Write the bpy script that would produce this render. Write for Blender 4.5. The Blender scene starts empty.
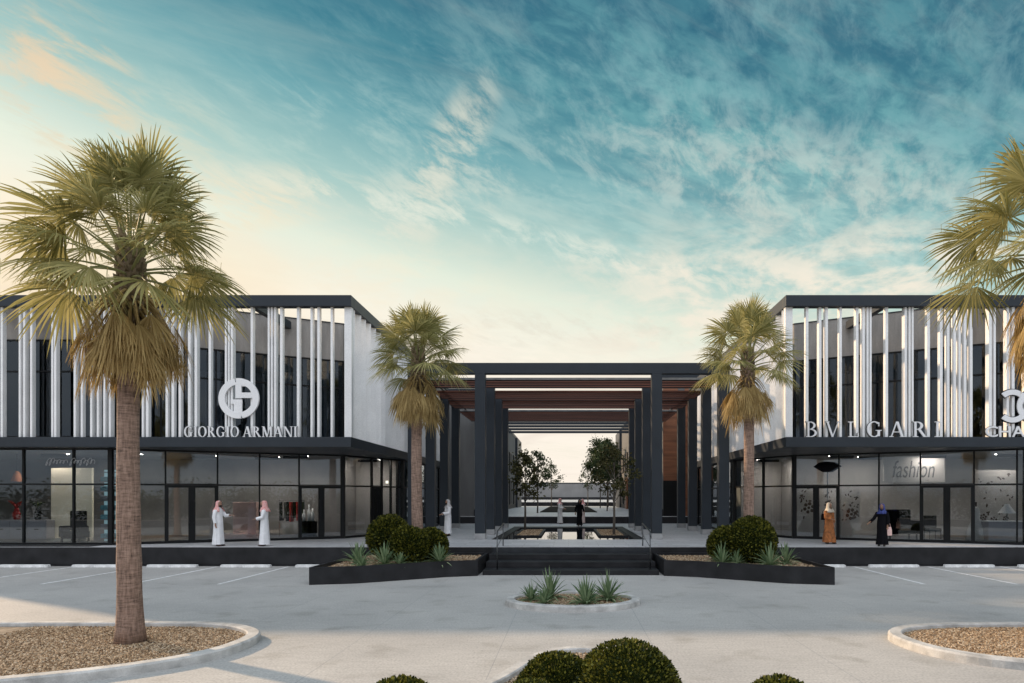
import bpy, bmesh, math, random
from mathutils import Vector, Matrix, Quaternion
R = math.radians
S = bpy.context.scene
COL = S.collection
PI = math.pi
H = 2.71            # eye height above the car park
F = 683.0           # focal length in pixels
CX, CY = 568.5, 496.5
PZ = 0.76           # height of the shop platform

def wx(px, Y): return (px - CX) / F * Y
def wz(py, Y): return H + (CY - py) / F * Y

# ------------------------------------------------------------------ objects
def tag(o, label=None, cat=None, group=None, kind=None):
    if label: o['label'] = label
    if cat: o['category'] = cat
    if group: o['group'] = group
    if kind: o['kind'] = kind
    return o

def empty(name, loc=(0, 0, 0), rz=0, label=None, cat=None, group=None):
    o = bpy.data.objects.new(name, None)
    COL.objects.link(o); o.location = loc; o.rotation_euler = (0, 0, rz)
    o.empty_display_size = .3
    return tag(o, label, cat, group)

class MB:
    def __init__(s): s.v = []; s.f = []
    def add(s, vs, fs):
        n = len(s.v); s.v += [tuple(v) for v in vs]; s.f += [tuple(i + n for i in f) for f in fs]
    def box(s, x0, x1, y0, y1, z0, z1):
        s.add([(x0,y0,z0),(x1,y0,z0),(x1,y1,z0),(x0,y1,z0),(x0,y0,z1),(x1,y0,z1),(x1,y1,z1),(x0,y1,z1)],
              [(0,3,2,1),(4,5,6,7),(0,1,5,4),(1,2,6,5),(2,3,7,6),(3,0,4,7)])
        return s
    def obox(s, p, d, n, a, b, n0, n1, z0, z1):
        q = lambda u, w, z: (p[0] + d[0]*u + n[0]*w, p[1] + d[1]*u + n[1]*w, z)
        s.add([q(a,n0,z0),q(b,n0,z0),q(b,n1,z0),q(a,n1,z0),q(a,n0,z1),q(b,n0,z1),q(b,n1,z1),q(a,n1,z1)],
              [(0,3,2,1),(4,5,6,7),(0,1,5,4),(1,2,6,5),(2,3,7,6),(3,0,4,7)])
        return s
    def prism(s, poly, z0, z1):
        n = len(poly)
        s.add([(x,y,z0) for x,y in poly] + [(x,y,z1) for x,y in poly],
              [tuple(range(n-1,-1,-1)), tuple(range(n,2*n))] + [(i,(i+1)%n,n+(i+1)%n,n+i) for i in range(n)])
        return s
    def prism_xz(s, poly, y0, y1):
        n = len(poly)
        s.add([(x,y0,z) for x,z in poly] + [(x,y1,z) for x,z in poly],
              [tuple(range(n)), tuple(range(2*n-1,n-1,-1))] + [(i,n+i,n+(i+1)%n,(i+1)%n) for i in range(n)])
        return s
    def tube(s, pts, rad, n=8, cap=True):
        pts = [Vector(p) for p in pts]
        if not hasattr(rad, '__len__'): rad = [rad]*len(pts)
        base = len(s.v); up = None; N = len(pts)
        for i, p in enumerate(pts):
            t = (pts[min(i+1,N-1)] - pts[max(i-1,0)]).normalized()
            if up is None:
                up = Vector((1,0,0)) if abs(t.x) < .9 else Vector((0,1,0))
            a = (up - t*up.dot(t)).normalized(); b = t.cross(a); up = a
            for k in range(n):
                g = 2*PI*k/n
                s.v.append(tuple(p + (a*math.cos(g) + b*math.sin(g))*rad[i]))
        for i in range(N-1):
            for k in range(n):
                k2 = (k+1) % n
                s.f.append((base+i*n+k, base+i*n+k2, base+(i+1)*n+k2, base+(i+1)*n+k))
        if cap:
            s.f.append(tuple(base+k for k in range(n-1,-1,-1)))
            s.f.append(tuple(base+(N-1)*n+k for k in range(n)))
        return s
    def rings(s, rs, closed=True, cap=True):      # rs: list of equal-length vertex rings
        base = len(s.v); n = len(rs[0])
        for r in rs: s.v += [tuple(p) for p in r]
        for i in range(len(rs)-1):
            for k in range(n if closed else n-1):
                k2 = (k+1) % n
                s.f.append((base+i*n+k, base+i*n+k2, base+(i+1)*n+k2, base+(i+1)*n+k))
        if cap and closed:
            s.f.append(tuple(base+k for k in range(n-1,-1,-1)))
            s.f.append(tuple(base+(len(rs)-1)*n+k for k in range(n)))
        return s
    def ball(s, c, r, nu=12, nv=8, sc=(1,1,1)):
        rs = []
        for j in range(nv+1):
            th = PI*(j+.001)/(nv+.002)
            rs.append([(c[0]+r*sc[0]*math.sin(th)*math.cos(2*PI*k/nu), c[1]+r*sc[1]*math.sin(th)*math.sin(2*PI*k/nu), c[2]-r*sc[2]*math.cos(th)) for k in range(nu)])
        return s.rings(rs)
    def build(s, name, m, parent=None, smooth=False, fix=True, bevel=0):
        me = bpy.data.meshes.new(name); me.from_pydata(s.v, [], s.f)
        if fix:
            bm = bmesh.new(); bm.from_mesh(me); bmesh.ops.recalc_face_normals(bm, faces=bm.faces); bm.to_mesh(me); bm.free()
        if smooth: me.polygons.foreach_set('use_smooth', [True]*len(me.polygons))
        if m: me.materials.append(m)
        o = bpy.data.objects.new(name, me); COL.objects.link(o)
        if parent: o.parent = parent
        if bevel:
            b = o.modifiers.new('bevel', 'BEVEL'); b.width = bevel; b.segments = 2; b.limit_method = 'ANGLE'
        return o

def copy_tree(o, parent=None):
    c = o.copy(); COL.objects.link(c)
    if parent: c.parent = parent
    for ch in o.children: copy_tree(ch, c)
    return c

# ------------------------------------------------------------------ materials
M = {}
def nd(nt, t, **kw):
    n = nt.nodes.new(t)
    for k, v in kw.items(): setattr(n, k, v)
    return n

def new_mat(name):
    m = bpy.data.materials.new(name); m.use_nodes = True
    nt = m.node_tree; nt.nodes.clear()
    out = nd(nt, 'ShaderNodeOutputMaterial'); b = nd(nt, 'ShaderNodeBsdfPrincipled')
    nt.links.new(b.outputs[0], out.inputs[0])
    M[name] = m
    return m, nt, b, out

def ramp(nt, stops, interp='LINEAR'):
    r = nd(nt, 'ShaderNodeValToRGB'); r.color_ramp.interpolation = interp
    e = r.color_ramp.elements
    while len(e) < len(stops): e.new(.5)
    for i, (p, c) in enumerate(stops):
        e[i].position = p; e[i].color = (c[0], c[1], c[2], 1)
    return r

def pm(name, col, rough=.6, var=.12, vs=2.0, bump=.1, bs=60, metal=0, spec=.5, stretch=None, fine=.06):
    m, nt, b, out = new_mat(name); L = nt.links.new
    tc = nd(nt, 'ShaderNodeTexCoord'); src = tc.outputs['Object']
    if stretch:
        mp = nd(nt, 'ShaderNodeMapping'); mp.inputs['Scale'].default_value = stretch; L(src, mp.inputs[0]); src = mp.outputs[0]
    n1 = nd(nt, 'ShaderNodeTexNoise'); n1.inputs['Scale'].default_value = vs; n1.inputs['Detail'].default_value = 5; L(src, n1.inputs['Vector'])
    n2 = nd(nt, 'ShaderNodeTexNoise'); n2.inputs['Scale'].default_value = bs; n2.inputs['Detail'].default_value = 3; L(src, n2.inputs['Vector'])
    lo = [c*(1-var*1.6) for c in col]; hi = [min(1, c*(1+var)) for c in col]
    r = ramp(nt, [(.3, lo), (.7, hi)]); L(n1.outputs[0], r.inputs[0])
    mx = nd(nt, 'ShaderNodeMix', data_type='RGBA', blend_type='MULTIPLY'); mx.inputs[0].default_value = 1
    r2 = ramp(nt, [(.3, (1-fine*2,)*3), (.7, (1+fine,)*3)]); L(n2.outputs[0], r2.inputs[0])
    L(r.outputs[0], mx.inputs[6]); L(r2.outputs[0], mx.inputs[7]); L(mx.outputs[2], b.inputs['Base Color'])
    b.inputs['Roughness'].default_value = rough; b.inputs['Metallic'].default_value = metal
    b.inputs['Specular IOR Level'].default_value = spec
    rr = nd(nt, 'ShaderNodeMapRange'); rr.inputs[3].default_value = max(0, rough-.08); rr.inputs[4].default_value = min(1, rough+.1)
    L(n1.outputs[0], rr.inputs[0]); L(rr.outputs[0], b.inputs['Roughness'])
    if bump:
        bu = nd(nt, 'ShaderNodeBump'); bu.inputs['Strength'].default_value = bump; bu.inputs['Distance'].default_value = .02
        L(n2.outputs[0], bu.inputs['Height']); L(bu.outputs[0], b.inputs['Normal'])
    return m

def leafmat(name, lo, hi, trans=.35, rough=.5, tip=None):
    m, nt, b, out = new_mat(name); L = nt.links.new
    g = nd(nt, 'ShaderNodeNewGeometry'); r = ramp(nt, [(0, lo), (1, hi)]); L(g.outputs['Random Per Island'], r.inputs[0])
    L(r.outputs[0], b.inputs['Base Color']); b.inputs['Roughness'].default_value = rough; b.inputs['Specular IOR Level'].default_value = .25
    t = nd(nt, 'ShaderNodeBsdfTranslucent'); L(r.outputs[0], t.inputs[0])
    mx = nd(nt, 'ShaderNodeMixShader'); mx.inputs[0].default_value = trans
    L(b.outputs[0], mx.inputs[1]); L(t.outputs[0], mx.inputs[2]); L(mx.outputs[0], out.inputs[0])
    return m

def stonemat(name, stops):
    m, nt, b, out = new_mat(name); L = nt.links.new
    g = nd(nt, 'ShaderNodeNewGeometry'); r = ramp(nt, stops); L(g.outputs['Random Per Island'], r.inputs[0])
    L(r.outputs[0], b.inputs['Base Color']); b.inputs['Roughness'].default_value = .85
    return m

def emit(name, col, st):
    m, nt, b, out = new_mat(name)
    b.inputs['Base Color'].default_value = (*col, 1); b.inputs['Emission Color'].default_value = (*col, 1)
    b.inputs['Emission Strength'].default_value = st
    return m

def glassmat(name, tint, base, tr=1.25):
    m, nt, b, out = new_mat(name); L = nt.links.new; nt.nodes.remove(b)
    t = nd(nt, 'ShaderNodeBsdfTransparent'); t.inputs[0].default_value = (*tint, 1)
    g = nd(nt, 'ShaderNodeBsdfGlossy'); g.inputs['Roughness'].default_value = 0.0; g.inputs[0].default_value = (.86, .93, 1, 1)
    lw = nd(nt, 'ShaderNodeFresnel'); gm = nd(nt, 'ShaderNodeNewGeometry'); io = nd(nt, 'ShaderNodeMapRange'); io.inputs[3].default_value = 1.5; io.inputs[4].default_value = 1/1.5
    L(gm.outputs['Backfacing'], io.inputs[0]); L(io.outputs[0], lw.inputs[0])
    a = nd(nt, 'ShaderNodeMath', operation='MULTIPLY_ADD'); a.inputs[1].default_value = tr; a.inputs[2].default_value = base; a.use_clamp = True
    L(lw.outputs[0], a.inputs[0])
    mx = nd(nt, 'ShaderNodeMixShader'); L(a.outputs[0], mx.inputs[0]); L(t.outputs[0], mx.inputs[1]); L(g.outputs[0], mx.inputs[2])
    L(mx.outputs[0], out.inputs[0])
    return m

def concrete_ground():
    m, nt, b, out = new_mat('pale_concrete'); L = nt.links.new
    tc = nd(nt, 'ShaderNodeTexCoord'); o = tc.outputs['Object']
    def noise(sc, det=4, st=None):
        n = nd(nt, 'ShaderNodeTexNoise'); n.inputs['Scale'].default_value = sc; n.inputs['Detail'].default_value = det
        if st:
            mp = nd(nt, 'ShaderNodeMapping'); mp.inputs['Scale'].default_value = st; L(o, mp.inputs[0]); L(mp.outputs[0], n.inputs['Vector'])
        else: L(o, n.inputs['Vector'])
        return n.outputs[0]
    big = ramp(nt, [(.3, (.40,.39,.375)), (.72, (.505,.49,.465))]); L(noise(.35, 6), big.inputs[0])
    fine = ramp(nt, [(.25, (.66,.66,.66)), (.5, (1,1,1)), (.78, (1.2,1.19,1.17))]); L(noise(26, 6), fine.inputs[0])
    brush = ramp(nt, [(.3, (.9,.9,.9)), (.7, (1.06,1.06,1.06))]); L(noise(2.2, 6, (1, 7, 1)), brush.inputs[0])
    def mul(a, c):
        x = nd(nt, 'ShaderNodeMix', data_type='RGBA', blend_type='MULTIPLY'); x.inputs[0].default_value = 1
        L(a, x.inputs[6]); L(c, x.inputs[7]); return x.outputs[2]
    c = mul(mul(big.outputs[0], fine.outputs[0]), brush.outputs[0])
    sx = nd(nt, 'ShaderNodeSeparateXYZ'); L(o, sx.inputs[0])
    def joint(sock, off, per, w):
        a = nd(nt, 'ShaderNodeMath', operation='ADD'); a.inputs[1].default_value = off; L(sock, a.inputs[0])
        d = nd(nt, 'ShaderNodeMath', operation='PINGPONG'); d.inputs[1].default_value = per/2; L(a.outputs[0], d.inputs[0])
        g = nd(nt, 'ShaderNodeMath', operation='LESS_THAN'); g.inputs[1].default_value = w; L(d.outputs[0], g.inputs[0]); return g.outputs[0]
    j = joint(sx.outputs[0], 1.22, 2.75, .007)
    mj = nd(nt, 'ShaderNodeMix', data_type='RGBA'); mj.inputs[7].default_value = (.32, .32, .32, 1); L(j, mj.inputs[0]); L(c, mj.inputs[6])
    # old tyre drips and stains
    st = ramp(nt, [(.56, (1,1,1)), (.72, (.80,.79,.77))]); L(noise(1.1, 6), st.inputs[0])
    L(mul(mj.outputs[2], st.outputs[0]), b.inputs['Base Color'])
    b.inputs['Roughness'].default_value = .7
    bu = nd(nt, 'ShaderNodeBump'); bu.inputs['Strength'].default_value = .25; bu.inputs['Distance'].default_value = .01
    L(noise(45, 4), bu.inputs['Height']); L(bu.outputs[0], b.inputs['Normal'])
    return m

def paving():
    m, nt, b, out = new_mat('plaza_stone'); L = nt.links.new
    tc = nd(nt, 'ShaderNodeTexCoord')
    br = nd(nt, 'ShaderNodeTexBrick'); br.inputs['Scale'].default_value = 1; br.inputs['Brick Width'].default_value = 1.2; br.inputs['Row Height'].default_value = .6
    br.inputs['Mortar Size'].default_value = .012; br.inputs['Color1'].default_value = (.44,.44,.45,1); br.inputs['Color2'].default_value = (.54,.54,.55,1); br.inputs['Mortar'].default_value = (.3,.3,.3,1)
    L(tc.outputs['Object'], br.inputs['Vector'])
    n = nd(nt, 'ShaderNodeTexNoise'); n.inputs['Scale'].default_value = 9; n.inputs['Detail'].default_value = 6; L(tc.outputs['Object'], n.inputs['Vector'])
    r = ramp(nt, [(.3, (.85,)*3), (.7, (1.08,)*3)]); L(n.outputs[0], r.inputs[0])
    x = nd(nt, 'ShaderNodeMix', data_type='RGBA', blend_type='MULTIPLY'); x.inputs[0].default_value = 1
    L(br.outputs[0], x.inputs[6]); L(r.outputs[0], x.inputs[7]); L(x.outputs[2], b.inputs['Base Color']); b.inputs['Roughness'].default_value = .45

def water():
    m, nt, b, out = new_mat('pool_water'); L = nt.links.new
    b.inputs['Base Color'].default_value = (.008,.012,.015,1); b.inputs['Roughness'].default_value = .02; b.inputs['IOR'].default_value = 1.33
    tc = nd(nt, 'ShaderNodeTexCoord')
    n = nd(nt, 'ShaderNodeTexNoise'); n.inputs['Scale'].default_value = 1.5; n.inputs['Detail'].default_value = 2; L(tc.outputs['Object'], n.inputs['Vector'])
    bu = nd(nt, 'ShaderNodeBump'); bu.inputs['Strength'].default_value = .015; bu.inputs['Distance'].default_value = .05
    L(n.outputs[0], bu.inputs['Height']); L(bu.outputs[0], b.inputs['Normal'])

def trunkmat():
    m, nt, b, out = new_mat('palm_bark'); L = nt.links.new
    tc = nd(nt, 'ShaderNodeTexCoord'); o = tc.outputs['Object']
    def mp(st):
        q = nd(nt, 'ShaderNodeMapping'); q.inputs['Scale'].default_value = st; L(o, q.inputs[0]); return q.outputs[0]
    n1 = nd(nt, 'ShaderNodeTexNoise'); n1.inputs['Scale'].default_value = 5; n1.inputs['Detail'].default_value = 4; n1.inputs['Roughness'].default_value = .7; L(mp((1,1,7)), n1.inputs['Vector'])
    n2 = nd(nt, 'ShaderNodeTexNoise'); n2.inputs['Scale'].default_value = 14; n2.inputs['Detail'].default_value = 4; n2.inputs['Roughness'].default_value = .7; L(mp((2,2,.25)), n2.inputs['Vector'])
    a = nd(nt, 'ShaderNodeMath', operation='ADD'); L(n1.outputs[0], a.inputs[0]); L(n2.outputs[0], a.inputs[1])
    r = ramp(nt, [(.36, (.07,.045,.035)), (.5, (.25,.165,.125)), (.66, (.40,.28,.22))])
    h = nd(nt, 'ShaderNodeMath', operation='MULTIPLY'); h.inputs[1].default_value = .5; L(a.outputs[0], h.inputs[0]); L(h.outputs[0], r.inputs[0])
    L(r.outputs[0], b.inputs['Base Color']); b.inputs['Roughness'].default_value = .9
    bu = nd(nt, 'ShaderNodeBump'); bu.inputs['Strength'].default_value = .9; bu.inputs['Distance'].default_value = .03
    L(h.outputs[0], bu.inputs['Height']); L(bu.outputs[0], b.inputs['Normal'])

def checkmat(name, c1, c2):
    m, nt, b, out = new_mat(name); L = nt.links.new
    tc = nd(nt, 'ShaderNodeTexCoord'); ck = nd(nt, 'ShaderNodeTexChecker'); ck.inputs['Scale'].default_value = 45
    ck.inputs[1].default_value = (*c1,1); ck.inputs[2].default_value = (*c2,1); L(tc.outputs['Object'], ck.inputs[0])
    L(ck.outputs[0], b.inputs['Base Color']); b.inputs['Roughness'].default_value = .9

concrete_ground(); paving(); water(); trunkmat()
pm('kerb_concrete', (.52,.51,.49), .8, .22, 3.5, .2, 50)
pm('line_paint', (.82,.82,.81), .6, .2, 5, .1, 40)
pm('granite', (.021,.021,.023), .55, .30, 1.6, .05, 90, spec=.22)
pm('granite_polished', (.03,.034,.04), .2, .15, 3, .02, 90)
pm('dark_metal', (.025,.032,.041), .45, .08, 1, .02, 60, spec=.3)
pm('frame_metal', (.008,.009,.010), .45, .08, 1, .02, 60, spec=.2)
pm('white_fin', (.88,.88,.88), .38, .04, 1.2, .02, 30)
pm('sign_white', (.84,.84,.85), .4, .03, 1, 0, 30)
pm('facade_concrete', (.31,.29,.27), .85, .16, 1.2, .6, 26, stretch=(3,3,.5))
pm('rear_concrete', (.15,.15,.148), .85, .12, .6, .3, 30, stretch=(3,3,.6))
pm('far_stone', (.30,.29,.28), .9, .12, .3, .1, 10)
pm('roof_grey', (.25,.25,.25), .9, .1, 1, .1, 20)
pm('timber', (.135,.045,.025), .55, .3, 1.2, .15, 40, stretch=(.15,3,3))
pm('timber_panel', (.22,.085,.04), .5, .25, 1.2, .15, 30, stretch=(.3,.3,4))
pm('base_concrete', (.34,.34,.34), .8, .12, 3, .2, 40)
pm('steel', (.12,.125,.13), .35, .05, 3, 0, 60, metal=1)
pm('chrome', (.6,.6,.62), .2, .03, 3, 0, 60, metal=1)
pm('soil', (.28,.22,.16), .95, .3, 6, .5, 40)
pm('shop_floor', (.12,.12,.125), .3, .1, 1, .02, 40)
pm('shop_wall_dark', (.36,.34,.33), .8, .15, .6, .05, 30)
pm('shop_wall_pale', (.52,.49,.47), .8, .1, .5, .05, 30)
pm('shop_ceiling', (.4,.4,.4), .8, .05, 1, .02, 30)
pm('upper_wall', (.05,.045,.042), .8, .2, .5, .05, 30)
pm('cream_panel', (.72,.66,.52), .6, .1, 1.5, .02, 30)
pm('pink_lacquer', (.80,.54,.49), .4, .1, 1.2, .02, 30)
pm('red_fabric', (.45,.03,.03), .8, .2, 8, .1, 60)
pm('black_fabric', (.007,.007,.009), .9, .2, 8, .15, 80, spec=.1)
pm('blue_fabric', (.04,.06,.24), .8, .3, 10, .15, 80)
pm('white_cloth', (.82,.82,.84), .85, .06, 5, .15, 60)
pm('grey_cloth', (.62,.61,.60), .85, .08, 5, .15, 60)
pm('pinkish_cloth', (.62,.50,.47), .85, .08, 5, .15, 60)
pm('orange_cloth', (.36,.125,.035), .8, .35, 9, .2, 60)
pm('cream_cloth', (.62,.55,.45), .85, .1, 8, .1, 60)
pm('skin', (.36,.20,.13), .5, .06, 12, .02, 90)
pm('hair_dark', (.012,.009,.008), .7, .2, 30, .2, 120)
pm('leather', (.05,.022,.015), .45, .15, 10, .05, 90)
pm('ink_grey', (.10,.10,.105), .7, .05, 2, 0, 30)
pm('petal_brown', (.10,.065,.055), .7, .25, 2, 0, 30)
pm('sticker_white', (.6,.6,.6), .6, .05, 3, 0, 30)
pm('furniture_pale', (.33,.32,.35), .5, .06, 2, .02, 40)
pm('orange_shade', (.7,.25,.1), .6, .1, 3, .02, 40)
pm('teal_cloth', (.2,.5,.58), .8, .2, 6, .1, 60)
pm('tree_bark', (.13,.11,.09), .9, .25, 6, .5, 30, stretch=(2,2,.5))
checkmat('red_check', (.62,.08,.07), (.75,.62,.6))
M['grey_scarf'] = pm('grey_scarf', (.5,.48,.48), .9, .1, 12, .1, 60)
glassmat('shop_glass', (.74,.77,.78), .03, .9)
glassmat('upper_glass', (.55,.6,.65), .015, .75)
leafmat('palm_leaf', (.20,.195,.065), (.47,.43,.19), .42, .55)
leafmat('palm_dead', (.30,.205,.08), (.56,.42,.19), .25, .8)
leafmat('palm_boot', (.13,.10,.06), (.30,.23,.14), .05, .9)
leafmat('palm_stem', (.20,.21,.08), (.30,.30,.13), .1, .5)
leafmat('box_leaf', (.018,.028,.003), (.21,.20,.03), .25, .5)
for n_ in M['box_leaf'].node_tree.nodes:
    if n_.type == 'VALTORGB': n_.color_ramp.elements[0].position = .35
pm('box_core', (.016,.022,.006), 1, .3, 8, .3, 40, spec=.05)
leafmat('agave_leaf', (.085,.15,.065), (.34,.42,.24), .25, .45)
leafmat('tree_leaf', (.018,.030,.012), (.06,.085,.028), .2, .6)
leafmat('tree_leaf_autumn', (.025,.034,.012), (.105,.09,.028), .2, .6)
stonemat('gravel_tan', [(0,(.11,.062,.030)), (.35,(.27,.175,.095)), (.7,(.44,.31,.19)), (1,(.62,.50,.36))])
emit('fill_white', (1,.88,.78), 60)  # glow of the fill strips added inside the shops
emit('lamp_spot', (1,.9,.75), 2.5)
emit('shelf_glow', (.5,.78,.86), .38)
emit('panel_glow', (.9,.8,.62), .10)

# ------------------------------------------------------------------ world, sun, camera
SUN_EL = R(22.0); SUN_AZ = math.atan2(-.866, .5)     # measured from +Y towards +X
def build_world():
    w = bpy.data.worlds.new('World'); S.world = w; w.use_nodes = True
    nt = w.node_tree; nt.nodes.clear(); L = nt.links.new
    out = nd(nt, 'ShaderNodeOutputWorld'); bg = nd(nt, 'ShaderNodeBackground'); L(bg.outputs[0], out.inputs[0])
    sky = nd(nt, 'ShaderNodeTexSky', sky_type='NISHITA'); sky.sun_disc = False
    sky.sun_elevation = SUN_EL; sky.sun_rotation = SUN_AZ; sky.air_density = 1.2; sky.dust_density = 1.5; sky.ozone_density = 2
    tc = nd(nt, 'ShaderNodeTexCoord'); sp = nd(nt, 'ShaderNodeSeparateXYZ'); L(tc.outputs['Generated'], sp.inputs[0])
    X, Y, Z = sp.outputs
    def ma(op, a, b=None, c=None, clamp=False):
        n = nd(nt, 'ShaderNodeMath', operation=op); n.use_clamp = clamp
        for i, v in enumerate((a, b, c)):
            if v is None: continue
            if hasattr(v, 'links'): L(v, n.inputs[i])
            else: n.inputs[i].default_value = v
        return n.outputs[0]
    def mr(v, a, b, c=0, d=1, sm=True):
        n = nd(nt, 'ShaderNodeMapRange', interpolation_type='SMOOTHSTEP' if sm else 'LINEAR')
        L(v, n.inputs[0]); n.inputs[1].default_value = a; n.inputs[2].default_value = b; n.inputs[3].default_value = c; n.inputs[4].default_value = d
        return n.outputs[0]
    def mixc(f, a, b, bt='MIX'):
        n = nd(nt, 'ShaderNodeMix', data_type='RGBA', blend_type=bt)
        for s_, v in ((0, f), (6, a), (7, b)):
            if hasattr(v, 'links'): L(v, n.inputs[s_])
            else: n.inputs[s_].default_value = v if s_ == 0 else (*v, 1)
        return n.outputs[2]
    # clear sky: blue-teal overhead, cream towards the horizon, warmer and paler towards the sun
    s = ma('ADD', Z, ma('MULTIPLY', X, .20))
    g = ramp(nt, [(0,(1.05,.94,.84)), (.19,(1.05,.97,.82)), (.27,(.82,.89,.74)), (.345,(.38,.60,.56)), (.42,(.15,.39,.43)), (.49,(.040,.21,.28)), (.58,(.008,.10,.180)), (1,(.004,.055,.12))])
    L(s, g.inputs[0]); base = g.outputs[0]
    nis = mixc(1, sky.outputs[0], (.10,.10,.10), 'MULTIPLY')
    base = mixc(.06, base, nis)
    # cloud sheet: intersect the view ray with a high plane
    zz = ma('ADD', ma('MAXIMUM', Z, 0), .10)
    cu = ma('DIVIDE', X, zz); cv = ma('DIVIDE', Y, zz)
    def plane(ang, su, sv, off=0):
        ca, sa = math.cos(R(ang)), math.sin(R(ang))
        a = ma('MULTIPLY_ADD', cu, ca*su, ma('MULTIPLY', cv, sa*su)); b = ma('MULTIPLY_ADD', cu, -sa*sv, ma('MULTIPLY', cv, ca*sv))
        n = nd(nt, 'ShaderNodeCombineXYZ'); L(a, n.inputs[0]); L(b, n.inputs[1]); n.inputs[2].default_value = off; return n.outputs[0]
    def noise(v, sc, det, rough=.55, dist=0):
        n = nd(nt, 'ShaderNodeTexNoise'); L(v, n.inputs['Vector']); n.inputs['Scale'].default_value = sc; n.inputs['Detail'].default_value = det
        n.inputs['Roughness'].default_value = rough; n.inputs['Distortion'].default_value = dist; return n.outputs[0]
    big = noise(plane(40, .35, .9, 3.1), 1.0, 6, .55, .6)
    wisp = noise(plane(32, 1.1, 5.0, 7.7), 1.0, 8, .62, .3)
    rip = noise(plane(38, 9, 17, 1.3), 1.0, 5, .6, .3)
    right = mr(X, -.35, .3)
    sheet = ma('MULTIPLY', mr(big, .36, .62), ma('ADD', ma('MULTIPLY', right, .62), .22))
    sheet = ma('MULTIPLY', sheet, ma('ADD', .45, ma('MULTIPLY', mr(rip, .36, .64), .75)))
    pale = ramp(nt, [(0,(.95,.86,.72)), (.22,(.86,.86,.74)), (.36,(.50,.70,.66)), (.50,(.19,.44,.46)), (.66,(.09,.30,.36)), (1,(.05,.2,.26))]); L(s, pale.inputs[0])
    c = mixc(ma('MULTIPLY', sheet, .95, clamp=True), base, pale.outputs[0])
    streak = ma('MULTIPLY', mr(wisp, .5, .74), mr(Z, .15, .3)); streak = ma('MULTIPLY', streak, ma('ADD', .20, ma('MULTIPLY', right, .25)))
    c = mixc(streak, c, mixc(.5, pale.outputs[0], (.9,.82,.68)))
    # dark blue furrows in the sheet on the right
    fur = noise(plane(28, .22, 2.6, 11.3), 1.0, 5, .5, .35)
    c = mixc(ma('MULTIPLY', ma('MULTIPLY', mr(fur, .58, .66), right), ma('MULTIPLY', mr(Z, .3, .5), .75)), c, (.010,.125,.21))
    # warm-lit wisps, each in its own patch of sky
    def patch(px, py, wu, wv, ang):
        d = Vector(((px-CX)/F, 1, (CY-py)/F)).normalized(); q = d.z + .10
        u0, v0 = d.x/q, d.y/q; ca, sa = math.cos(R(ang)), math.sin(R(ang))
        du = ma('SUBTRACT', cu, u0); dv = ma('SUBTRACT', cv, v0)
        a = ma('MULTIPLY_ADD', du, ca/wu, ma('MULTIPLY', dv, sa/wu)); b = ma('MULTIPLY_ADD', du, -sa/wv, ma('MULTIPLY', dv, ca/wv))
        return mr(ma('ADD', ma('MULTIPLY', a, a), ma('MULTIPLY', b, b)), 0, 1, 1, 0)
    fib = noise(plane(64, 5, 11, 4.4), 1.0, 8, .68, .35)
    fibm = mr(fib, .42, .66)
    for px, py, wu, wv, ang, st, colr in ((85,112,.42,.13,-58,.7,(.93,.66,.40)), (25,72,.3,.09,-58,.55,(.93,.66,.42)), (150,185,.5,.2,-50,.4,(.90,.72,.46)), (450,150,.34,.08,-64,.7,(.93,.80,.62)), (420,205,.45,.2,-40,.5,(.88,.82,.68)), (520,130,.8,.4,20,.3,(.40,.62,.62)), (330,160,.9,.35,20,.3,(.62,.74,.66)),
                                      (215,205,.5,.2,-10,.6,(.95,.80,.58)), (540,240,1.1,.11,28,.6,(.80,.85,.74)), (850,205,1.0,.35,20,.45,(.80,.80,.70)), (930,60,1.2,.5,20,.35,(.30,.52,.55)), (760,290,1.0,.3,15,.5,(.93,.84,.70)), (560,330,1.4,.3,5,.35,(.72,.66,.56))):
        c = mixc(ma('MULTIPLY', ma('MULTIPLY', patch(px, py, wu, wv, ang), fibm), st), c, colr)
    c = mixc(ma('MULTIPLY', patch(30,285,1.1,.8,0), .55), c, (.95,.74,.44))
    # soft low bars near the horizon and heaped cloud over the right building
    az = ma('ARCTAN2', X, Y)
    lv = nd(nt, 'ShaderNodeCombineXYZ'); L(ma('MULTIPLY', az, 3.2), lv.inputs[0]); L(ma('MULTIPLY', Z, 26), lv.inputs[1]); lv.inputs[2].default_value = 2.2
    bars = noise(lv.outputs[0], 1.0, 6, .6, .5)
    c = mixc(ma('MULTIPLY', ma('MULTIPLY', mr(bars, .46, .70), mr(Z, .30, .12)), .6), c, (.78,.66,.58))
    hv = nd(nt, 'ShaderNodeCombineXYZ'); L(ma('MULTIPLY', az, 9), hv.inputs[0]); L(ma('MULTIPLY', Z, 22), hv.inputs[1]); hv.inputs[2].default_value = 5.1
    heap = noise(hv.outputs[0], 1.0, 7, .6, .3)
    hm = ma('MULTIPLY', mr(heap, .41, .60), ma('MULTIPLY', mr(Z, .16, .22), mr(Z, .40, .27)))
    c = mixc(ma('MULTIPLY', ma('MULTIPLY', hm, mr(az, -.1, .25)), .9), c, (.95,.86,.72))
    c = mixc(ma('MULTIPLY', ma('MULTIPLY', hm, mr(az, .05, -.3)), .45), c, (.95,.84,.66))
    # unseen bright cloud added behind the camera as fill light
    back = mr(Y, .25, -.45)
    bk = ramp(nt, [(0,(.62,.62,.60)), (.06,(.84,.86,.86)), (.24,(.98,1.03,1.08)), (.42,(1.40,1.44,1.50)), (1,(2.35,2.40,2.46))]); L(Z, bk.inputs[0])
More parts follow.
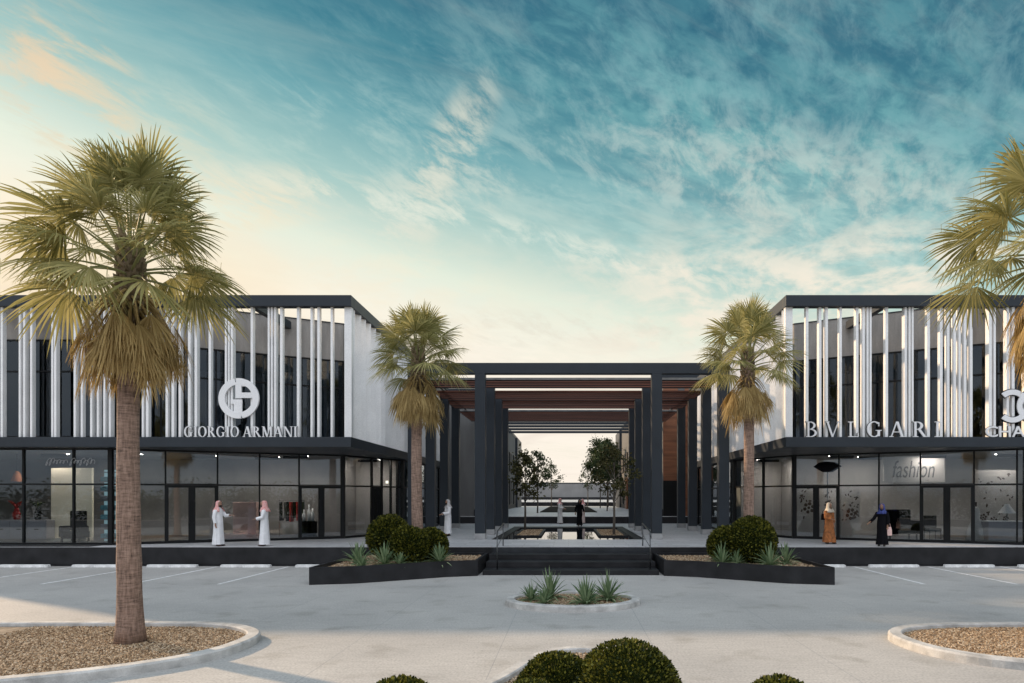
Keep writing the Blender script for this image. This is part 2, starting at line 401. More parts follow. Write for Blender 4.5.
    bc = mixc(mr(big, .3, .7, .25, 1), mixc(1, bk.outputs[0], (.55,.62,.74), 'MULTIPLY'), bk.outputs[0])
    c = mixc(back, c, bc)
    L(c, bg.inputs[0]); bg.inputs[1].default_value = 1.0
build_world()
sd = Vector((math.sin(SUN_AZ)*math.cos(SUN_EL), math.cos(SUN_AZ)*math.cos(SUN_EL), math.sin(SUN_EL)))
sl = bpy.data.lights.new('sun', 'SUN'); sl.energy = 5.0; sl.angle = R(1.3); sl.color = (1, .72, .46)
so = bpy.data.objects.new('sun', sl); COL.objects.link(so); so.rotation_euler = (-sd).to_track_quat('-Z', 'Y').to_euler(); so.location = sd*80

cam = bpy.data.cameras.new('camera'); co = bpy.data.objects.new('camera', cam); COL.objects.link(co)
co.location = (0, 0, H); co.rotation_euler = (R(90), 0, 0)
cam.sensor_width = 36; cam.lens = F*36/1024; cam.shift_x = -(CX-512)/1024; cam.shift_y = (CY-341.5)/1024
cam.clip_end = 3000; cam.clip_start = .1
S.camera = co
S.view_settings.view_transform = 'Standard'; S.view_settings.look = 'None'; S.view_settings.exposure = 0; S.view_settings.gamma = 1
S.render.resolution_x = 1024; S.render.resolution_y = 683
S.cycles.max_bounces = 8; S.cycles.transparent_max_bounces = 16; S.cycles.caustics_reflective = False; S.cycles.caustics_refractive = False
S.cycles.sample_clamp_indirect = 4

# ------------------------------------------------------------------ setting
def structure(mb, name, m, **k):
    o = mb.build(name, M[m], **k); o['kind'] = 'structure'; return o
g = MB(); g.add([(-900,-900,0),(900,-900,0),(900,900,0),(-900,900,0)], [(0,1,2,3)]); structure(g, 'ground', 'pale_concrete')

SX0, SX1 = -3.1, 3.26                       # the flight of steps between the planters
PY = 26.5
b = MB()
for x0,x1,y0,y1 in ((-30.5,30.5,PY+.012,31.0), (-30.5,-3.52,31.0,44.4), (3.52,30.5,31.0,44.4), (-30.5,30.5,44.4,49.3)): b.box(x0,x1,y0,y1,.02,PZ-.02)
b.box(-3.52,3.52,31.0,44.4,.02,.5)
structure(b, 'platform', 'granite')
# paving sheet on top, with the hole of the pool left out
PX0, PX1, PY0, PY1 = -3.52, 3.52, 31.0, 44.4
b = MB()
for x0,x1,y0,y1 in ((-30.5,30.5,PY-.02,PY0), (-30.5,PX0,PY0,PY1), (PX1,30.5,PY0,PY1), (-30.5,30.5,PY1,49.3)):
    b.box(x0,x1,y0,y1,PZ-.018,PZ)
structure(b, 'plaza_paving', 'plaza_stone')
b = MB(); b.box(-30.5, 30.5, PY-.012, PY+.01, .1, PZ-.022); structure(b, 'plinth', 'granite')
b = MB()
for i, (y0, z0, z1) in enumerate(((23.5,0,.17), (24.5,.172,.36), (25.5,.362,.55))):
    b.box(SX0+.14, SX1-.14, y0, PY-.014, z0, z1)
structure(b, 'steps', 'granite', bevel=.01)
# polished riser at the top of the steps
b = MB(); b.box(SX0+.14, SX1-.14, PY-.03, PY-.013, .552, PZ-.022); structure(b, 'top_riser', 'granite_polished')

# pool
b = MB(); b.box(PX0+.002, PX1-.002, PY0+.002, PY1-.002, PZ-.10, PZ-.055); structure(b, 'pool_water', 'pool_water')
b = MB()
bw = .45
for x0,x1,y0,y1 in ((PX0+.004,PX0+bw,PY0+.004,PY1-.004), (PX1-bw,PX1-.004,PY0+.004,PY1-.004), (PX0+bw,PX1-bw,PY0+.004,PY0+.18), (PX0+bw,PX1-bw,PY1-1.2,PY1-.004)):
    b.box(x0,x1,y0,y1,PZ-.09,PZ-.02)
structure(b, 'pool_edge', 'granite')

def gravel_stones(poly_in, n, z, size, seed, name, parent, m='gravel_tan', bbox=None):
    rnd = random.Random(seed); mb = MB()
    x0,x1,y0,y1 = bbox
    k = 0; tries = 0
    while k < n and tries < n*8:
        tries += 1
        x = rnd.uniform(x0,x1); y = rnd.uniform(y0,y1)
        if not poly_in(x,y): continue
        k += 1
        s = size*rnd.uniform(.55,1.25); q = Quaternion((rnd.uniform(-1,1),rnd.uniform(-1,1),rnd.uniform(-1,1),rnd.uniform(-1,1))).normalized()
        vs = [q @ Vector(v)*s*rnd.uniform(.75,1.15) for v in ((1,0,0),(-.9,.2,0),(.1,.8,0),(0,-.85,.1),(0,.1,.7),(0,0,-.7))]
        mb.add([(v.x+x, v.y+y, v.z*.8+z+s*.25) for v in vs], [(0,2,4),(2,1,4),(1,3,4),(3,0,4),(2,0,5),(1,2,5),(3,1,5),(0,3,5)])
    o = mb.build(name, M[m], parent, fix=False); o['kind'] = 'stuff'; return o

def in_poly(poly):
    def f(x, y):
        c = False; n = len(poly); j = n-1
        for i in range(n):
            xi,yi = poly[i]; xj,yj = poly[j]
            if (yi > y) != (yj > y) and x < (xj-xi)*(y-yi)/(yj-yi)+xi: c = not c
            j = i
        return c
    return f

def smooth_poly(pts, it=2):
    for _ in range(it):
        q = []
        for i in range(len(pts)):
            a = pts[i]; c = pts[(i+1) % len(pts)]
            q += [(a[0]*.75+c[0]*.25, a[1]*.75+c[1]*.25), (a[0]*.25+c[0]*.75, a[1]*.25+c[1]*.75)]
        pts = q
    return pts

def inset(pts, d):
    n = len(pts); area = sum(pts[i][0]*pts[(i+1)%n][1]-pts[(i+1)%n][0]*pts[i][1] for i in range(n)); sg = 1 if area > 0 else -1
    out = []
    for i in range(n):
        a, p, c = Vector(pts[i-1]), Vector(pts[i]), Vector(pts[(i+1)%n])
        e1 = (p-a).normalized(); e2 = (c-p).normalized()
        m = (Vector((-e1.y, e1.x)) + Vector((-e2.y, e2.x))); m = m.normalized() if m.length > 1e-6 else Vector((-e1.y, e1.x))
        k = d/max(.5, m.dot(Vector((-e1.y, e1.x))))
        out.append((p.x+sg*m.x*k, p.y+sg*m.y*k))
    return out

def kerb_island(label, poly, w, h, stones, size, seed, group='kerbed gravel islands', bbox=None):
    root = empty('kerb_island', (0,0,0), 0, label, 'planting island', group)
    prof = [(0,.0),(0,h-.03),(.03,h),(w-.02,h),(w,h-.02),(w,.0)]
    rs = [[(x,y,z) for x,y in inset(poly, d)] for d, z in prof]
    mb = MB(); mb.rings(rs, True, False); mb.build('kerb', M['kerb_concrete'], root, smooth=False)
    ip = inset(poly, w-.004)
    gb = MB(); n = len(ip); gb.add([(x,y,h-.075) for x,y in ip], [tuple(range(n))]); gb.build('gravel_bed', M['soil'], root)
    xs = [p[0] for p in ip]; ys = [p[1] for p in ip]
    gravel_stones(in_poly(inset(poly, w+size)), stones, h-.075, size, seed, 'gravel', root, bbox=bbox or (min(xs),max(xs),min(ys),max(ys)))
    return root

pl = [(-17,14.08),(-8.4,14.08),(-7.1,14.03),(-6.25,13.55),(-5.72,12.85),(-5.72,11.75),(-6.0,11.05),(-6.55,10.4),(-7.4,9.8),(-9.0,9.1),(-11,8.6),(-17,8.4)]
pl = smooth_poly(pl, 2)
kerb_island('kerbed gravel island with the tall palm, at the left edge of the car park', pl, .24, .15, 21000, .026, 1, bbox=(-10.8,-5.6,9.1,14.1))
pr = [(17,14.0),(8.4,14.0),(7.3,13.9),(6.45,13.55),(6.0,12.95),(5.98,12.2),(6.1,11.6),(6.5,11.0),(7.1,10.6),(8.4,10.1),(10,9.6),(17,9.4)]
pr = smooth_poly(pr, 2)
kerb_island('kerbed gravel island at the right edge of the car park with sunlit kerb', pr, .24, .15, 14000, .026, 2, bbox=(5.9,9.6,9.9,14))
pc = [(.11+1.70*math.cos(2*PI*k/72), 17.3+1.36*math.sin(2*PI*k/72)) for k in range(72)]
kerb_island('small oval gravel island with yuccas in front of the steps', pc, .22, .15, 3800, .03, 3)
pf = [(-3.3,5.6),(-2.75,7.2),(-2.0,8.35),(-1.25,9.35),(-.95,10.1),(-.66,11.1),(-.2,11.68),(.35,11.75),(.85,11.5),(1.15,10.9),(1.35,10.1),(1.7,9.3),(2.5,8.3),(3.1,7.2),(3.5,5.6)]
pf = smooth_poly(pf, 2)
kerb_island('tongue shaped gravel island with clipped box balls at the bottom of the picture', pf, .2, .15, 6500, .026, 4, bbox=(-2.4,2.2,7.9,11.8))

# parking bays
for X in (-24.6,-21.8,-19.05,-16.3,-13.55,-10.8, 11.0,13.85,16.65,19.5,22.3):
    b = MB(); b.box(X-.06, X+.06, 21.1, 26.35, .001, .005); structure(b, 'parking_line', 'line_paint')
ws_src = None
stops = [(-9.45,'first wheel stop left of the left planter'), (-12.3,'second wheel stop left of the left planter'), (-15.1,'third wheel stop left of the left planter'), (-17.95,'x'), (-20.75,'leftmost wheel stop in the picture'),
         (9.6,'wheel stop half hidden by the right planter'), (12.4,'second wheel stop from the right planter'), (15.27,'third wheel stop from the right planter'), (18.1,'rightmost wheel stop in the picture')]
stops[3] = (-17.95, 'wheel stop seen just left of the tall palm trunk')
for X, lab in stops:
    if ws_src is None:
        mb = MB(); mb.prism_xz([(-.96,.005),(.96,.005),(.94,.10),(.91,.115),(-.91,.115),(-.94,.10)], -.08, .08)
        ws_src = mb.build('wheel_stop', M['line_paint'], bevel=.01); o = ws_src
    else:
        o = ws_src.copy(); COL.objects.link(o)
    o.location = (X, 26.05, 0); tag(o, 'white concrete bar: ' + lab, 'wheel stop', 'wheel stops along the platform')

# raised planters either side of the steps
def planter(label, poly, seed):
    root = empty('raised_planter', (0,0,0), 0, label, 'planter', 'dark raised planters beside the steps')
    mb = MB(); out = poly; inn = inset(poly, .10)
    rs = [[(x,y,z) for x,y in p] for p, z in ((out,0),(out,.54),(inn,.54),(inn,.30))]
    mb.rings(rs, True, False); mb.build('planter_wall', M['granite'], root)
    gb = MB(); gb.add([(x,y,.43) for x,y in inset(poly,.098)], [tuple(range(len(poly)))]); gb.build('gravel_bed', M['soil'], root)
    xs = [p[0] for p in poly]; ys = [p[1] for p in poly]
    gravel_stones(in_poly(inset(poly,.15)), 4200, .43, .04, seed, 'gravel', root, bbox=(min(xs),max(xs),min(ys),max(ys)))
    return root
planter('dark granite raised planter left of the steps with three box balls', [(-7.94,20.9),(-6.6,21.25),(-5.2,22.2),(-4.1,22.95),(-3.1,23.3),(-3.1,PY-.014),(-7.94,PY-.014)], 11)
planter('dark granite raised planter right of the steps with joined box balls', [(8.15,20.9),(6.8,21.25),(5.4,22.2),(4.3,22.95),(3.26,23.3),(3.26,PY-.014),(8.15,PY-.014)], 12)

# ------------------------------------------------------------------ buildings
def isect(px, p, q):
    """point of the wall p-q (plan) that the sight line through picture column px meets"""
    k = (px-CX)/F                       # x = k*y
    dx, dy = q[0]-p[0], q[1]-p[1]
    t = (k*p[1]-p[0])/(dx-k*dy)
    return t*math.hypot(dx, dy)

def unit(p, q):
    l = math.hypot(q[0]-p[0], q[1]-p[1]); return ((q[0]-p[0])/l, (q[1]-p[1])/l), l

def window_bay(root, p, d, n, a, b, z0, z1, zt, glass, fw=.032, sill=.10):
    mb = MB()
    mb.obox(p,d,n,a,a+fw,-.06,.06,z0,z1); mb.obox(p,d,n,b-fw,b,-.06,.06,z0,z1)
    mb.obox(p,d,n,a+fw,b-fw,-.058,.058,z0,z0+sill); mb.obox(p,d,n,a+fw,b-fw,-.058,.058,z1-.06,z1)
    if zt: mb.obox(p,d,n,a+fw,b-fw,-.05,.05,zt-.035,zt+.035)
    w = mb.build('window', M['frame_metal'], root)
    g = MB(); g.obox(p,d,n,a+fw*.5,b-fw*.5,-.006,.006,z0+.03,z1-.02); g.build('pane', M[glass], w)
    return w

def door_bay(root, p, d, n, a, b, z0, zt, z1, glass):
    window_bay(root, p, d, n, a, b, zt, z1, None, glass, sill=.05)
    c = (a+b)/2; f = .11
    mb = MB()
    mb.obox(p,d,n,a,a+f,-.07,.08,z0,zt-.005); mb.obox(p,d,n,b-f,b,-.07,.08,z0,zt-.005); mb.obox(p,d,n,c-.13,c+.13,-.07,.08,z0,zt-.12)
    mb.obox(p,d,n,a+f,b-f,-.068,.078,zt-.12,zt-.005); mb.obox(p,d,n,a+f,c-.13,-.06,.06,z0,z0+.12); mb.obox(p,d,n,c+.13,b-f,-.06,.06,z0,z0+.12)
    dr = mb.build('door', M['frame_metal'], root)
    for q0, q1 in ((a+f*.6, c-.08), (c+.08, b-f*.6)):
        g = MB(); g.obox(p,d,n,q0,q1,-.006,.006,z0+.08,zt-.08); g.build('pane', M[glass], dr)
    for s in (-1, 1):
        h = MB(); x, y = p[0]+d[0]*(c+s*.09), p[1]+d[1]*(c+s*.09)
        o = .13
        h.tube([(x+n[0]*.07,y+n[1]*.07,z0+.85),(x+n[0]*o,y+n[1]*o,z0+.87),(x+n[0]*o,y+n[1]*o,z0+1.75),(x+n[0]*.07,y+n[1]*.07,z0+1.77)], .018, 6)
        h.build('handle', M['frame_metal'], dr)
    return dr

CZ0, CZ1 = 4.64, 5.03           # canopy slab
FZ0, FZ1 = 10.13, 10.56         # roof frame
FYF = 26.6
def shop_building(s, label, uend, low, side_low, doors, side_door, fins, seed):
    rnd = random.Random(seed)
    root = empty('shop_building', (s*18, 30, 0), 0, label, 'building', 'two storey shops with white fins')
    P = lambda u, y: (s*u - s*18, y - 30)          # local to the root
    root_off = Vector((s*18, 30, 0))
    A, B, C, D = (uend,27.4), (18.35,27.4), (10.47,31.7), (8.75,36.0)
    E = (8.75, 48.0)
    wall = [(s*u, y) for u, y in (A,B,C,D,E)]
    loc = lambda q: (q[0]-root_off.x, q[1]-root_off.y)
    def seg(p, q):
        d, l = unit(p, q)
        n = (-d[1], d[0]);
        if n[0]*(0-p[0]) + n[1]*(0-p[1]) < 0: n = (-n[0], -n[1])
        return d, n, l
    glow, gup = 'shop_glass', 'upper_glass'
    # canopy slab, upper concrete band, roof
    mb = MB(); mb.prism([P(uend,FYF),P(8.47,FYF),P(8.47,48.2),P(uend,48.2)][::s], CZ0, CZ1); mb.build('canopy', M['dark_metal'], root, bevel=.012)
    for i in range(3):
        p, q = wall[i], wall[i+1]; d, n, l = seg(p, q); pl_ = loc(p)
        w = MB(); e0 = 0 if i == 0 else .0; w.obox(pl_, d, n, e0, l, -.30 - .004*i, -.004*i, 9.0, 10.70); w.build('concrete_band', M['facade_concrete'], root)
        c = MB(); c.obox(pl_, d, n, e0, l, -.34-.004*i, .03-.004*i, 10.702, 10.74+.003*i); c.build('coping', M['dark_metal'], root)
    w = MB(); w.obox(loc(wall[3]), *seg(wall[3], wall[4])[:2], 0, 12.2, -.3, 0, CZ1, 10.4); w.build('side_wall', M['facade_concrete'], root)
    w = MB(); w.prism([P(uend,27.75),P(18.5,27.75),P(10.75,32.0),P(9.1,36),P(9.1,48.1),P(uend,48.1)][::s], 9.85, 10.1); w.build('roof', M['roof_grey'], root)
    # roof frame on the street side and round the corner
    w = MB(); w.box(*sorted((s*uend-s*18, s*8.47-s*18)), FYF-30, FYF+.38-30, FZ0, FZ1); w.box(*sorted((s*8.47-s*18, s*8.85-s*18)), FYF+.38-30, 18.2, FZ0+.002, FZ1-.002)
    w.build('roof_frame', M['dark_metal'], root, bevel=.01)
    for k, u in enumerate((12.5, 17, 21.5, 26)):
        w = MB(); w.box(*sorted((s*u-s*18-.12, s*u-s*18+.12)), FYF+.38-30, (27.2 if u > 18.35 else 27.4+(18.35-u)*.5457-.1)-30, FZ0+.05, FZ1-.05)
        w.build('roof_strut', M['dark_metal'], root)
    # ground floor glazing
    zs, zt = PZ+.002, 3.2
    bays = []
    def stops_on(pxs, p, q):
        return [isect(px, p, q) for px in pxs]
    p, q = wall[0], wall[1]; d, n, l = seg(p, q)
    st = [0] + [t for t in stops_on(low[0], p, q) if .3 < t < l-.1]
    first = st[1] if len(st) > 1 else l; k = first-2.0; ex = []
    while k > .8: ex.append(k); k -= 2.0
    st = [0] + ex[::-1] + st[1:] + [l]
    for a, b_ in zip(st, st[1:]): window_bay(root, loc(p), d, n, a, b_, zs, CZ0-.003, zt, glow)
    p, q = wall[1], wall[2]; d, n, l = seg(p, q)
    st = [0] + stops_on(low[1], p, q) + [l]
    for i, (a, b_) in enumerate(zip(st, st[1:])):
        (door_bay(root, loc(p), d, n, a, b_, zs, zt, CZ0-.003, glow) if i in doors else window_bay(root, loc(p), d, n, a, b_, zs, CZ0-.003, zt, glow))
    p, q = wall[2], wall[3]; d, n, l = seg(p, q)
    st = [0] + [l*t for t in side_low] + [l]
    for i, (a, b_) in enumerate(zip(st, st[1:])):
        if i in side_door: door_bay(root, loc(p), d, n, a, b_, zs, zt, CZ0-.003, glow)
        else: window_bay(root, loc(p), d, n, a, b_, zs, CZ0-.003, zt, glow)
    p, q = wall[3], wall[4]; d, n, l = seg(p, q)
    for k in range(6): window_bay(root, loc(p), d, n, l*k/6, l*(k+1)/6, zs, CZ0-.003, zt, glow)
    for i, (u, y) in enumerate((B, C, D)):        # corner posts
        w = MB(); x, y_ = loc((s*u, y)); w.box(x-.085, x+.085, y_-.085, y_+.085, zs, CZ0-.004); w.build('corner_post', M['frame_metal'], root)
    # upper floor glazing
    for i in range(3):
        p, q = wall[i], wall[i+1]; d, n, l = seg(p, q); st = [0.0]
        while st[-1] < l-1.6: st.append(st[-1]+rnd.choice((.72,1.0,1.3)))
        st.append(l)
        for a, b_ in zip(st, st[1:]): window_bay(root, loc(p), d, n, a, b_, CZ1+.003, 8.997, 7.72, gup)
    # white fins along the street front
    for px, wd in fins:
        x = wx(px, 26.78); w = MB(); dp = rnd.uniform(.17, .24); wd *= 1.0
        w.box(x-wd/2-s*18, x+wd/2-s*18, 26.76-30, 26.76+dp-30, CZ1+.001, FZ0-.001)
        w.build('fin', M['white_fin'], root)
    # white cladding blades on the plaza side
    w = MB(); x0, x1 = sorted((s*8.50, s*8.78)); w.box(x0-s*18, x1-s*18, 26.76-30, 26.98-30, CZ1+.001, FZ0-.001); w.build('fin', M['white_fin'], root)
    y = 27.02
    while y < 45:
        a = R(rnd.uniform(42,58)); ln = .235/math.sin(a); o = rnd.uniform(0,.02)
        w = MB(); w.obox((s*(8.74-o)-s*18, y-30), (-s*math.sin(a), math.cos(a)), (-s*math.cos(a), -math.sin(a)), 0, ln, -.04, 0, CZ1+.001, FZ0-.001)
        w.build('fin', M['white_fin'], root); y += rnd.uniform(.62,1.0)
    w = MB(); x0, x1 = sorted((s*18.6-s*18, s*uend-s*18)); w.box(x0, x1, PY-.02-30, 27.33-30, PZ+.001, PZ+.03); w.build('threshold', M['granite'], root)
    # interior
    ins = [(uend-.1,27.6),(18.4,27.6),(10.75,31.9),(9.05,36.05),(9.05,47.8),(uend-.1,47.8)]
    w = MB(); w.prism([P(*q_) for q_ in ins][::s], PZ+.004, PZ+.012); w.build('shop_floor', M['shop_floor'], root)
    w = MB(); w.prism([P(*q_) for q_ in ins][::s], CZ0-.06, CZ0-.03); w.build('shop_ceiling', M['shop_ceiling'], root)
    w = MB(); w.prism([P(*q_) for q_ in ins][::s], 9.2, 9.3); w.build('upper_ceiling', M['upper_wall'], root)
    wm = 'shop_wall_dark' if s < 0 else 'shop_wall_pale'
    yb = 34.5 if s < 0 else 34.0
    w = MB(); x0, x1 = sorted((s*uend-s*18, s*11.3-s*18)); w.box(x0, x1, yb-30, yb+.2-30, PZ+.014, CZ0-.062); w.build('back_wall', M[wm], root)
    w = MB(); x0, x1 = sorted((s*11.3-s*18, s*11.5-s*18)); w.box(x0, x1, yb+.2-30, 17.7, PZ+.014, CZ0-.062); w.build('back_wall', M[wm], root)
    w = MB(); x0, x1 = sorted((s*9.15-s*18, s*11.28-s*18)); w.box(x0, x1, 36.2-30, 36.35-30, PZ+.014, CZ0-.062); w.build('partition', M['shop_wall_pale'], root)
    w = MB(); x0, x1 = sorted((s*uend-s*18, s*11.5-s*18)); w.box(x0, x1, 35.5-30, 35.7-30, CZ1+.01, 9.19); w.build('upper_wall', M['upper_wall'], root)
    w = MB(); x0, x1 = sorted((s*uend-s*18, s*(uend+.25)-s*18)); w.box(x0, x1, 27.1-30, 18.2, .02, CZ0-.005); w.box(x0, x1, 27.1-30, 18.2, CZ1+.005, 10.6); w.build('end_wall', M['facade_concrete'], root)
    w = MB(); x0, x1 = sorted((s*uend-s*18, s*9.1-s*18)); w.box(x0, x1, 18.0, 18.2, CZ1+.01, 9.84); w.box(x0, x1, 17.85, 18.2, PZ+.02, CZ0-.01); w.build('rear_wall', M['facade_concrete'], root)
    rd = random.Random(seed+9)
    for k in range(7):                            # things upstairs read as tall panels and curtains
        u = 12.0 + k*1.9; w = MB(); x = s*u - s*18; ww = rd.uniform(.25,.6)
        w.box(x-ww, x+ww, 34.6-30+rd.uniform(-1,0), 34.75-30, CZ1+.01, 8.9); w.build('partition', M[rd.choice(('timber_panel','furniture_pale','shop_wall_dark'))], root)
    for u, y in ((22.5,30.0),(19.4,30.2),(16.6,31.2),(14.2,32.3),(12.5,31.4),(10.1,34.7)):  # unseen glowing strips added to brighten the shops, each hidden by a lip
        w = MB(); x = s*u-s*18; w.box(x-.5, x+.5, y-.12-30, y+.12-30, CZ0-.066, CZ0-.061); cl = w.build('fill_strip', M['fill_white'], root); w = MB(); w.box(x-.55, x+.55, y-.18-30, y-.14-30, CZ0-.19, CZ0-.061); w.build('fill_lip', M['frame_metal'], cl)
    return root

FW = .085
lf = [(2,.09),(20,.07),(24.5,.08),(31.5,.09),(52.5,.07),(55.5,.09),(75,.08),(82,.08),(91.5,.08),(98,.08),(104.5,.08),(110,.08),(121,.08),(131,.08),(143,.07),(147.5,.1),(167,.09),(173,.1),(180,.09),(189.5,.1),(196,.1),(210,.09),(226,.07),(229,.06),(232,.08),(252,.09),(268.8,.07),(272,.06),(275.2,.07),(281.5,.1),(298.3,.1),(311.7,.08),(318.6,.09),(331.8,.08)]
rf = [(807,.1),(820,.1),(826.5,.1),(840.5,.09),(857,.1),(863.5,.09),(867.5,.07),(870.5,.07),(886.5,.11),(905.5,.09),(909.5,.07),(912.5,.07),(928.3,.11),(941,.11),(948,.1),(954.5,.1),(959.5,.08),(965,.1),(971,.1),(990,.12),(994.5,.08),(1007.5,.1),(1013,.1),(1026,.1),(1034,.1),(1043,.1)]
lb = shop_building(-1, 'two storey shop building left of the plaza with white fins and round emblem', 30.2, ([24,74],[126,165.5,217.5,259.5,299]), [.45,.62,.78,.90], {2,5}, {1}, lf, 5)
rb = shop_building(1, 'two storey shop building right of the plaza with white fins and curved letter emblem', 30.0, ([],[1017,974,920.5,879,839]), [.48,.78], {2,5}, {}, rf, 8)

# lit lamps visible through the glass of the left shop corner
tag(MB().box(-9.66,-9.54,36.08,36.19,3.40,3.54).build('wall_lamp', M['lamp_spot']), 'small glowing wall lamp behind the corner glass of the left shop', 'lamp')

# ------------------------------------------------------------------ lettering
def ring(mb, cx, cz, ro, ri, a0, a1, y0, y1, n=28):
    pts_o = []; pts_i = []
    for k in range(n+1):
        a = R(a0+(a1-a0)*k/n); pts_o.append((cx+ro[0]*math.cos(a), cz+ro[1]*math.sin(a))); pts_i.append((cx+ri[0]*math.cos(a), cz+ri[1]*math.sin(a)))
    for k in range(n):
        q = [pts_o[k], pts_o[k+1], pts_i[k+1], pts_i[k]]
        mb.prism_xz(q, y0, y1)

class Letter:
    def __init__(s): s.mb = MB(); s.k = 0
    def st(s, *poly):
        y = -.002*s.k; s.k += 1; s.mb.prism_xz(list(poly), y, 1+.001*s.k)
    def bar(s, x0, x1, z0, z1): s.st((x0,z0),(x1,z0),(x1,z1),(x0,z1))
    def diag(s, xa, za, xb, zb, w): s.st((xa-w/2,za),(xa+w/2,za),(xb+w/2,zb),(xb-w/2,zb))
    def arc(s, *a, **k):
        y = -.002*s.k; s.k += 1; ring(s.mb, *a, y, 1+.001*s.k, **k)
T, t_, SE = .155, .075, .05
def glyph(c):
    L = Letter()
    def serif(x, z, w=.16):
        L.bar(x-w, x+w, *((z, z+SE) if z < .5 else (z-SE, z)))
    if c == 'I': L.bar(.1,.1+T,0,1); serif(.1+T/2,0); serif(.1+T/2,1); w = .36
    elif c == 'O': L.arc(.42,.5,(.42,.52),(.27,.46),0,360,n=40); w = .84
    elif c == 'G':
        L.arc(.42,.5,(.42,.52),(.28,.46),48,322,n=36); L.bar(.62,.76,.05,.42); L.bar(.52,.86,.40,.45); L.bar(.68,.72,.70,.95); w = .88
    elif c == 'R':
        L.bar(.1,.1+T,0,1); serif(.1+T/2,0,.17); L.bar(0,.12,.95,1); L.arc(.25,.735,(.36,.265),(.21,.205),-90,90,n=18); L.diag(.70,.02,.38,.5,.17); L.bar(.62,.86,0,SE); w = .84
    elif c == 'A':
        L.diag(.10,.02,.42,1.0,t_); L.diag(.74,.02,.44,1.0,T+.02); L.bar(.24,.62,.30,.30+SE); serif(.10,0,.12); serif(.76,0,.15); w = .90
    elif c == 'M':
        L.bar(.12,.12+t_,0,1); L.bar(.86,.86+T,0,1); L.diag(.55,.0,.17,1,T); L.diag(.52,.0,.90,1,t_); serif(.16,0,.13); serif(.94,0,.17); serif(.1,1,.1); serif(1.0,1,.1); w = 1.12
    elif c == 'N':
        L.bar(.12,.12+t_,0,1); L.bar(.78,.78+t_,0,1); L.diag(.78,.0,.16,1,T); serif(.16,0,.13); serif(.82,1,.13); serif(.06,1,.08); w = .95
    elif c == 'B':
        L.bar(.1,.1+T*.8,0,1); L.bar(0,.3,0,SE); L.bar(0,.3,1-SE,1); L.arc(.25,.75,(.32,.25),(.20,.20),-90,90,n=18); L.arc(.25,.26,(.40,.27),(.27,.215),-90,90,n=18); w = .70
    elif c == 'V':
        L.diag(.42,.0,.12,.97,T*.85); L.diag(.42,.0,.76,.97,t_*.8); serif(.12,1,.11); serif(.76,1,.09); w = .88
    elif c == 'L':
        L.bar(.1,.1+T*.8,0,1); serif(.16,1,.16); L.bar(0,.62,0,SE); L.bar(.57,.62,0,.25); w = .66
    return L.mb, w

def shadow_halo(lt, mb, e, y=.055):  # dark shifted copies behind each letter, imitating a shadow outline
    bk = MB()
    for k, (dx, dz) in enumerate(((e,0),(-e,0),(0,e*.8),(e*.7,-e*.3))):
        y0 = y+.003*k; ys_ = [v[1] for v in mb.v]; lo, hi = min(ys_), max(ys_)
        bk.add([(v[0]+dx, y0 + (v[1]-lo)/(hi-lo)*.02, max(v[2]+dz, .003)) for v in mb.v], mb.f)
    bk.build('shadow_halo', M['frame_metal'], lt)
def serif_sign(name, label, text, x0, x1, z0, h, y, gap, space, depth=.06, edge=.022):
    root = empty(name, (x0, y, z0), 0, label, 'shop sign')
    gl = []; pen = 0
    for c in text:
        if c == ' ': pen += space; continue
        mb, w = glyph(c); gl.append((mb, pen, w, c)); pen += w+gap
    total = pen-gap; sx = (x1-x0)/total
    for mb, px, w, c in gl:
        mb.v = [((px+x)*sx, yy*depth, z*h) for x, yy, z in mb.v]
        lt = mb.build('letter', M['sign_white'], root); shadow_halo(lt, mb, edge)
    return root
ys = 26.64
serif_sign('shop_sign', 'white serif letters spelling GIORGIO ARMANI on the canopy edge', 'GIORGIO ARMANI', wx(184,ys), wx(297,ys), CZ1+.004, .41, ys, .10, .32, edge=.012)
T, t_ = .125, .055
serif_sign('shop_sign', 'white wide spaced serif letters spelling BVLGARI on the canopy edge', 'BVLGARI', wx(806,ys), wx(941,ys), CZ1+.004, .60, ys, .46, .3)

def text_mesh(txt, size, ext, off=0, shear=0, sx=1):
    cu = bpy.data.curves.new('lettering', 'FONT'); cu.body = txt; cu.size = size; cu.extrude = ext; cu.offset = off; cu.shear = shear
    o = bpy.data.objects.new('lettering', cu); COL.objects.link(o)
    dg = bpy.context.evaluated_depsgraph_get(); dg.update()
    me = bpy.data.meshes.new_from_object(o.evaluated_get(dg)); bpy.data.objects.remove(o); bpy.data.curves.remove(cu)
    return me
def text_obj(name, txt, size, ext, loc, m, parent=None, width=None, height=None, off=0, shear=0):
    me = text_mesh(txt, size, ext, off, shear)
    me.transform(Matrix.Rotation(R(90), 4, 'X'))
    xs = [v.co.x for v in me.vertices]; zs = [v.co.z for v in me.vertices]
    sx = (width/(max(xs)-min(xs))) if width else 1; sz = (height/(max(zs)-min(zs))) if height else sx
    me.transform(Matrix.Diagonal((sx, 1, sz, 1)) @ Matrix.Translation((-min(xs), 0, -min(zs))))
    me.materials.clear(); me.materials.append(M[m])
    o = bpy.data.objects.new(name, me); COL.objects.link(o); o.location = loc
    if parent: o.parent = parent
    return o
rt = empty('shop_sign', (wx(986,ys), ys, CZ1+.004), 0, 'white bold sans letters beginning CHA at the right edge', 'shop sign')
pen = 0
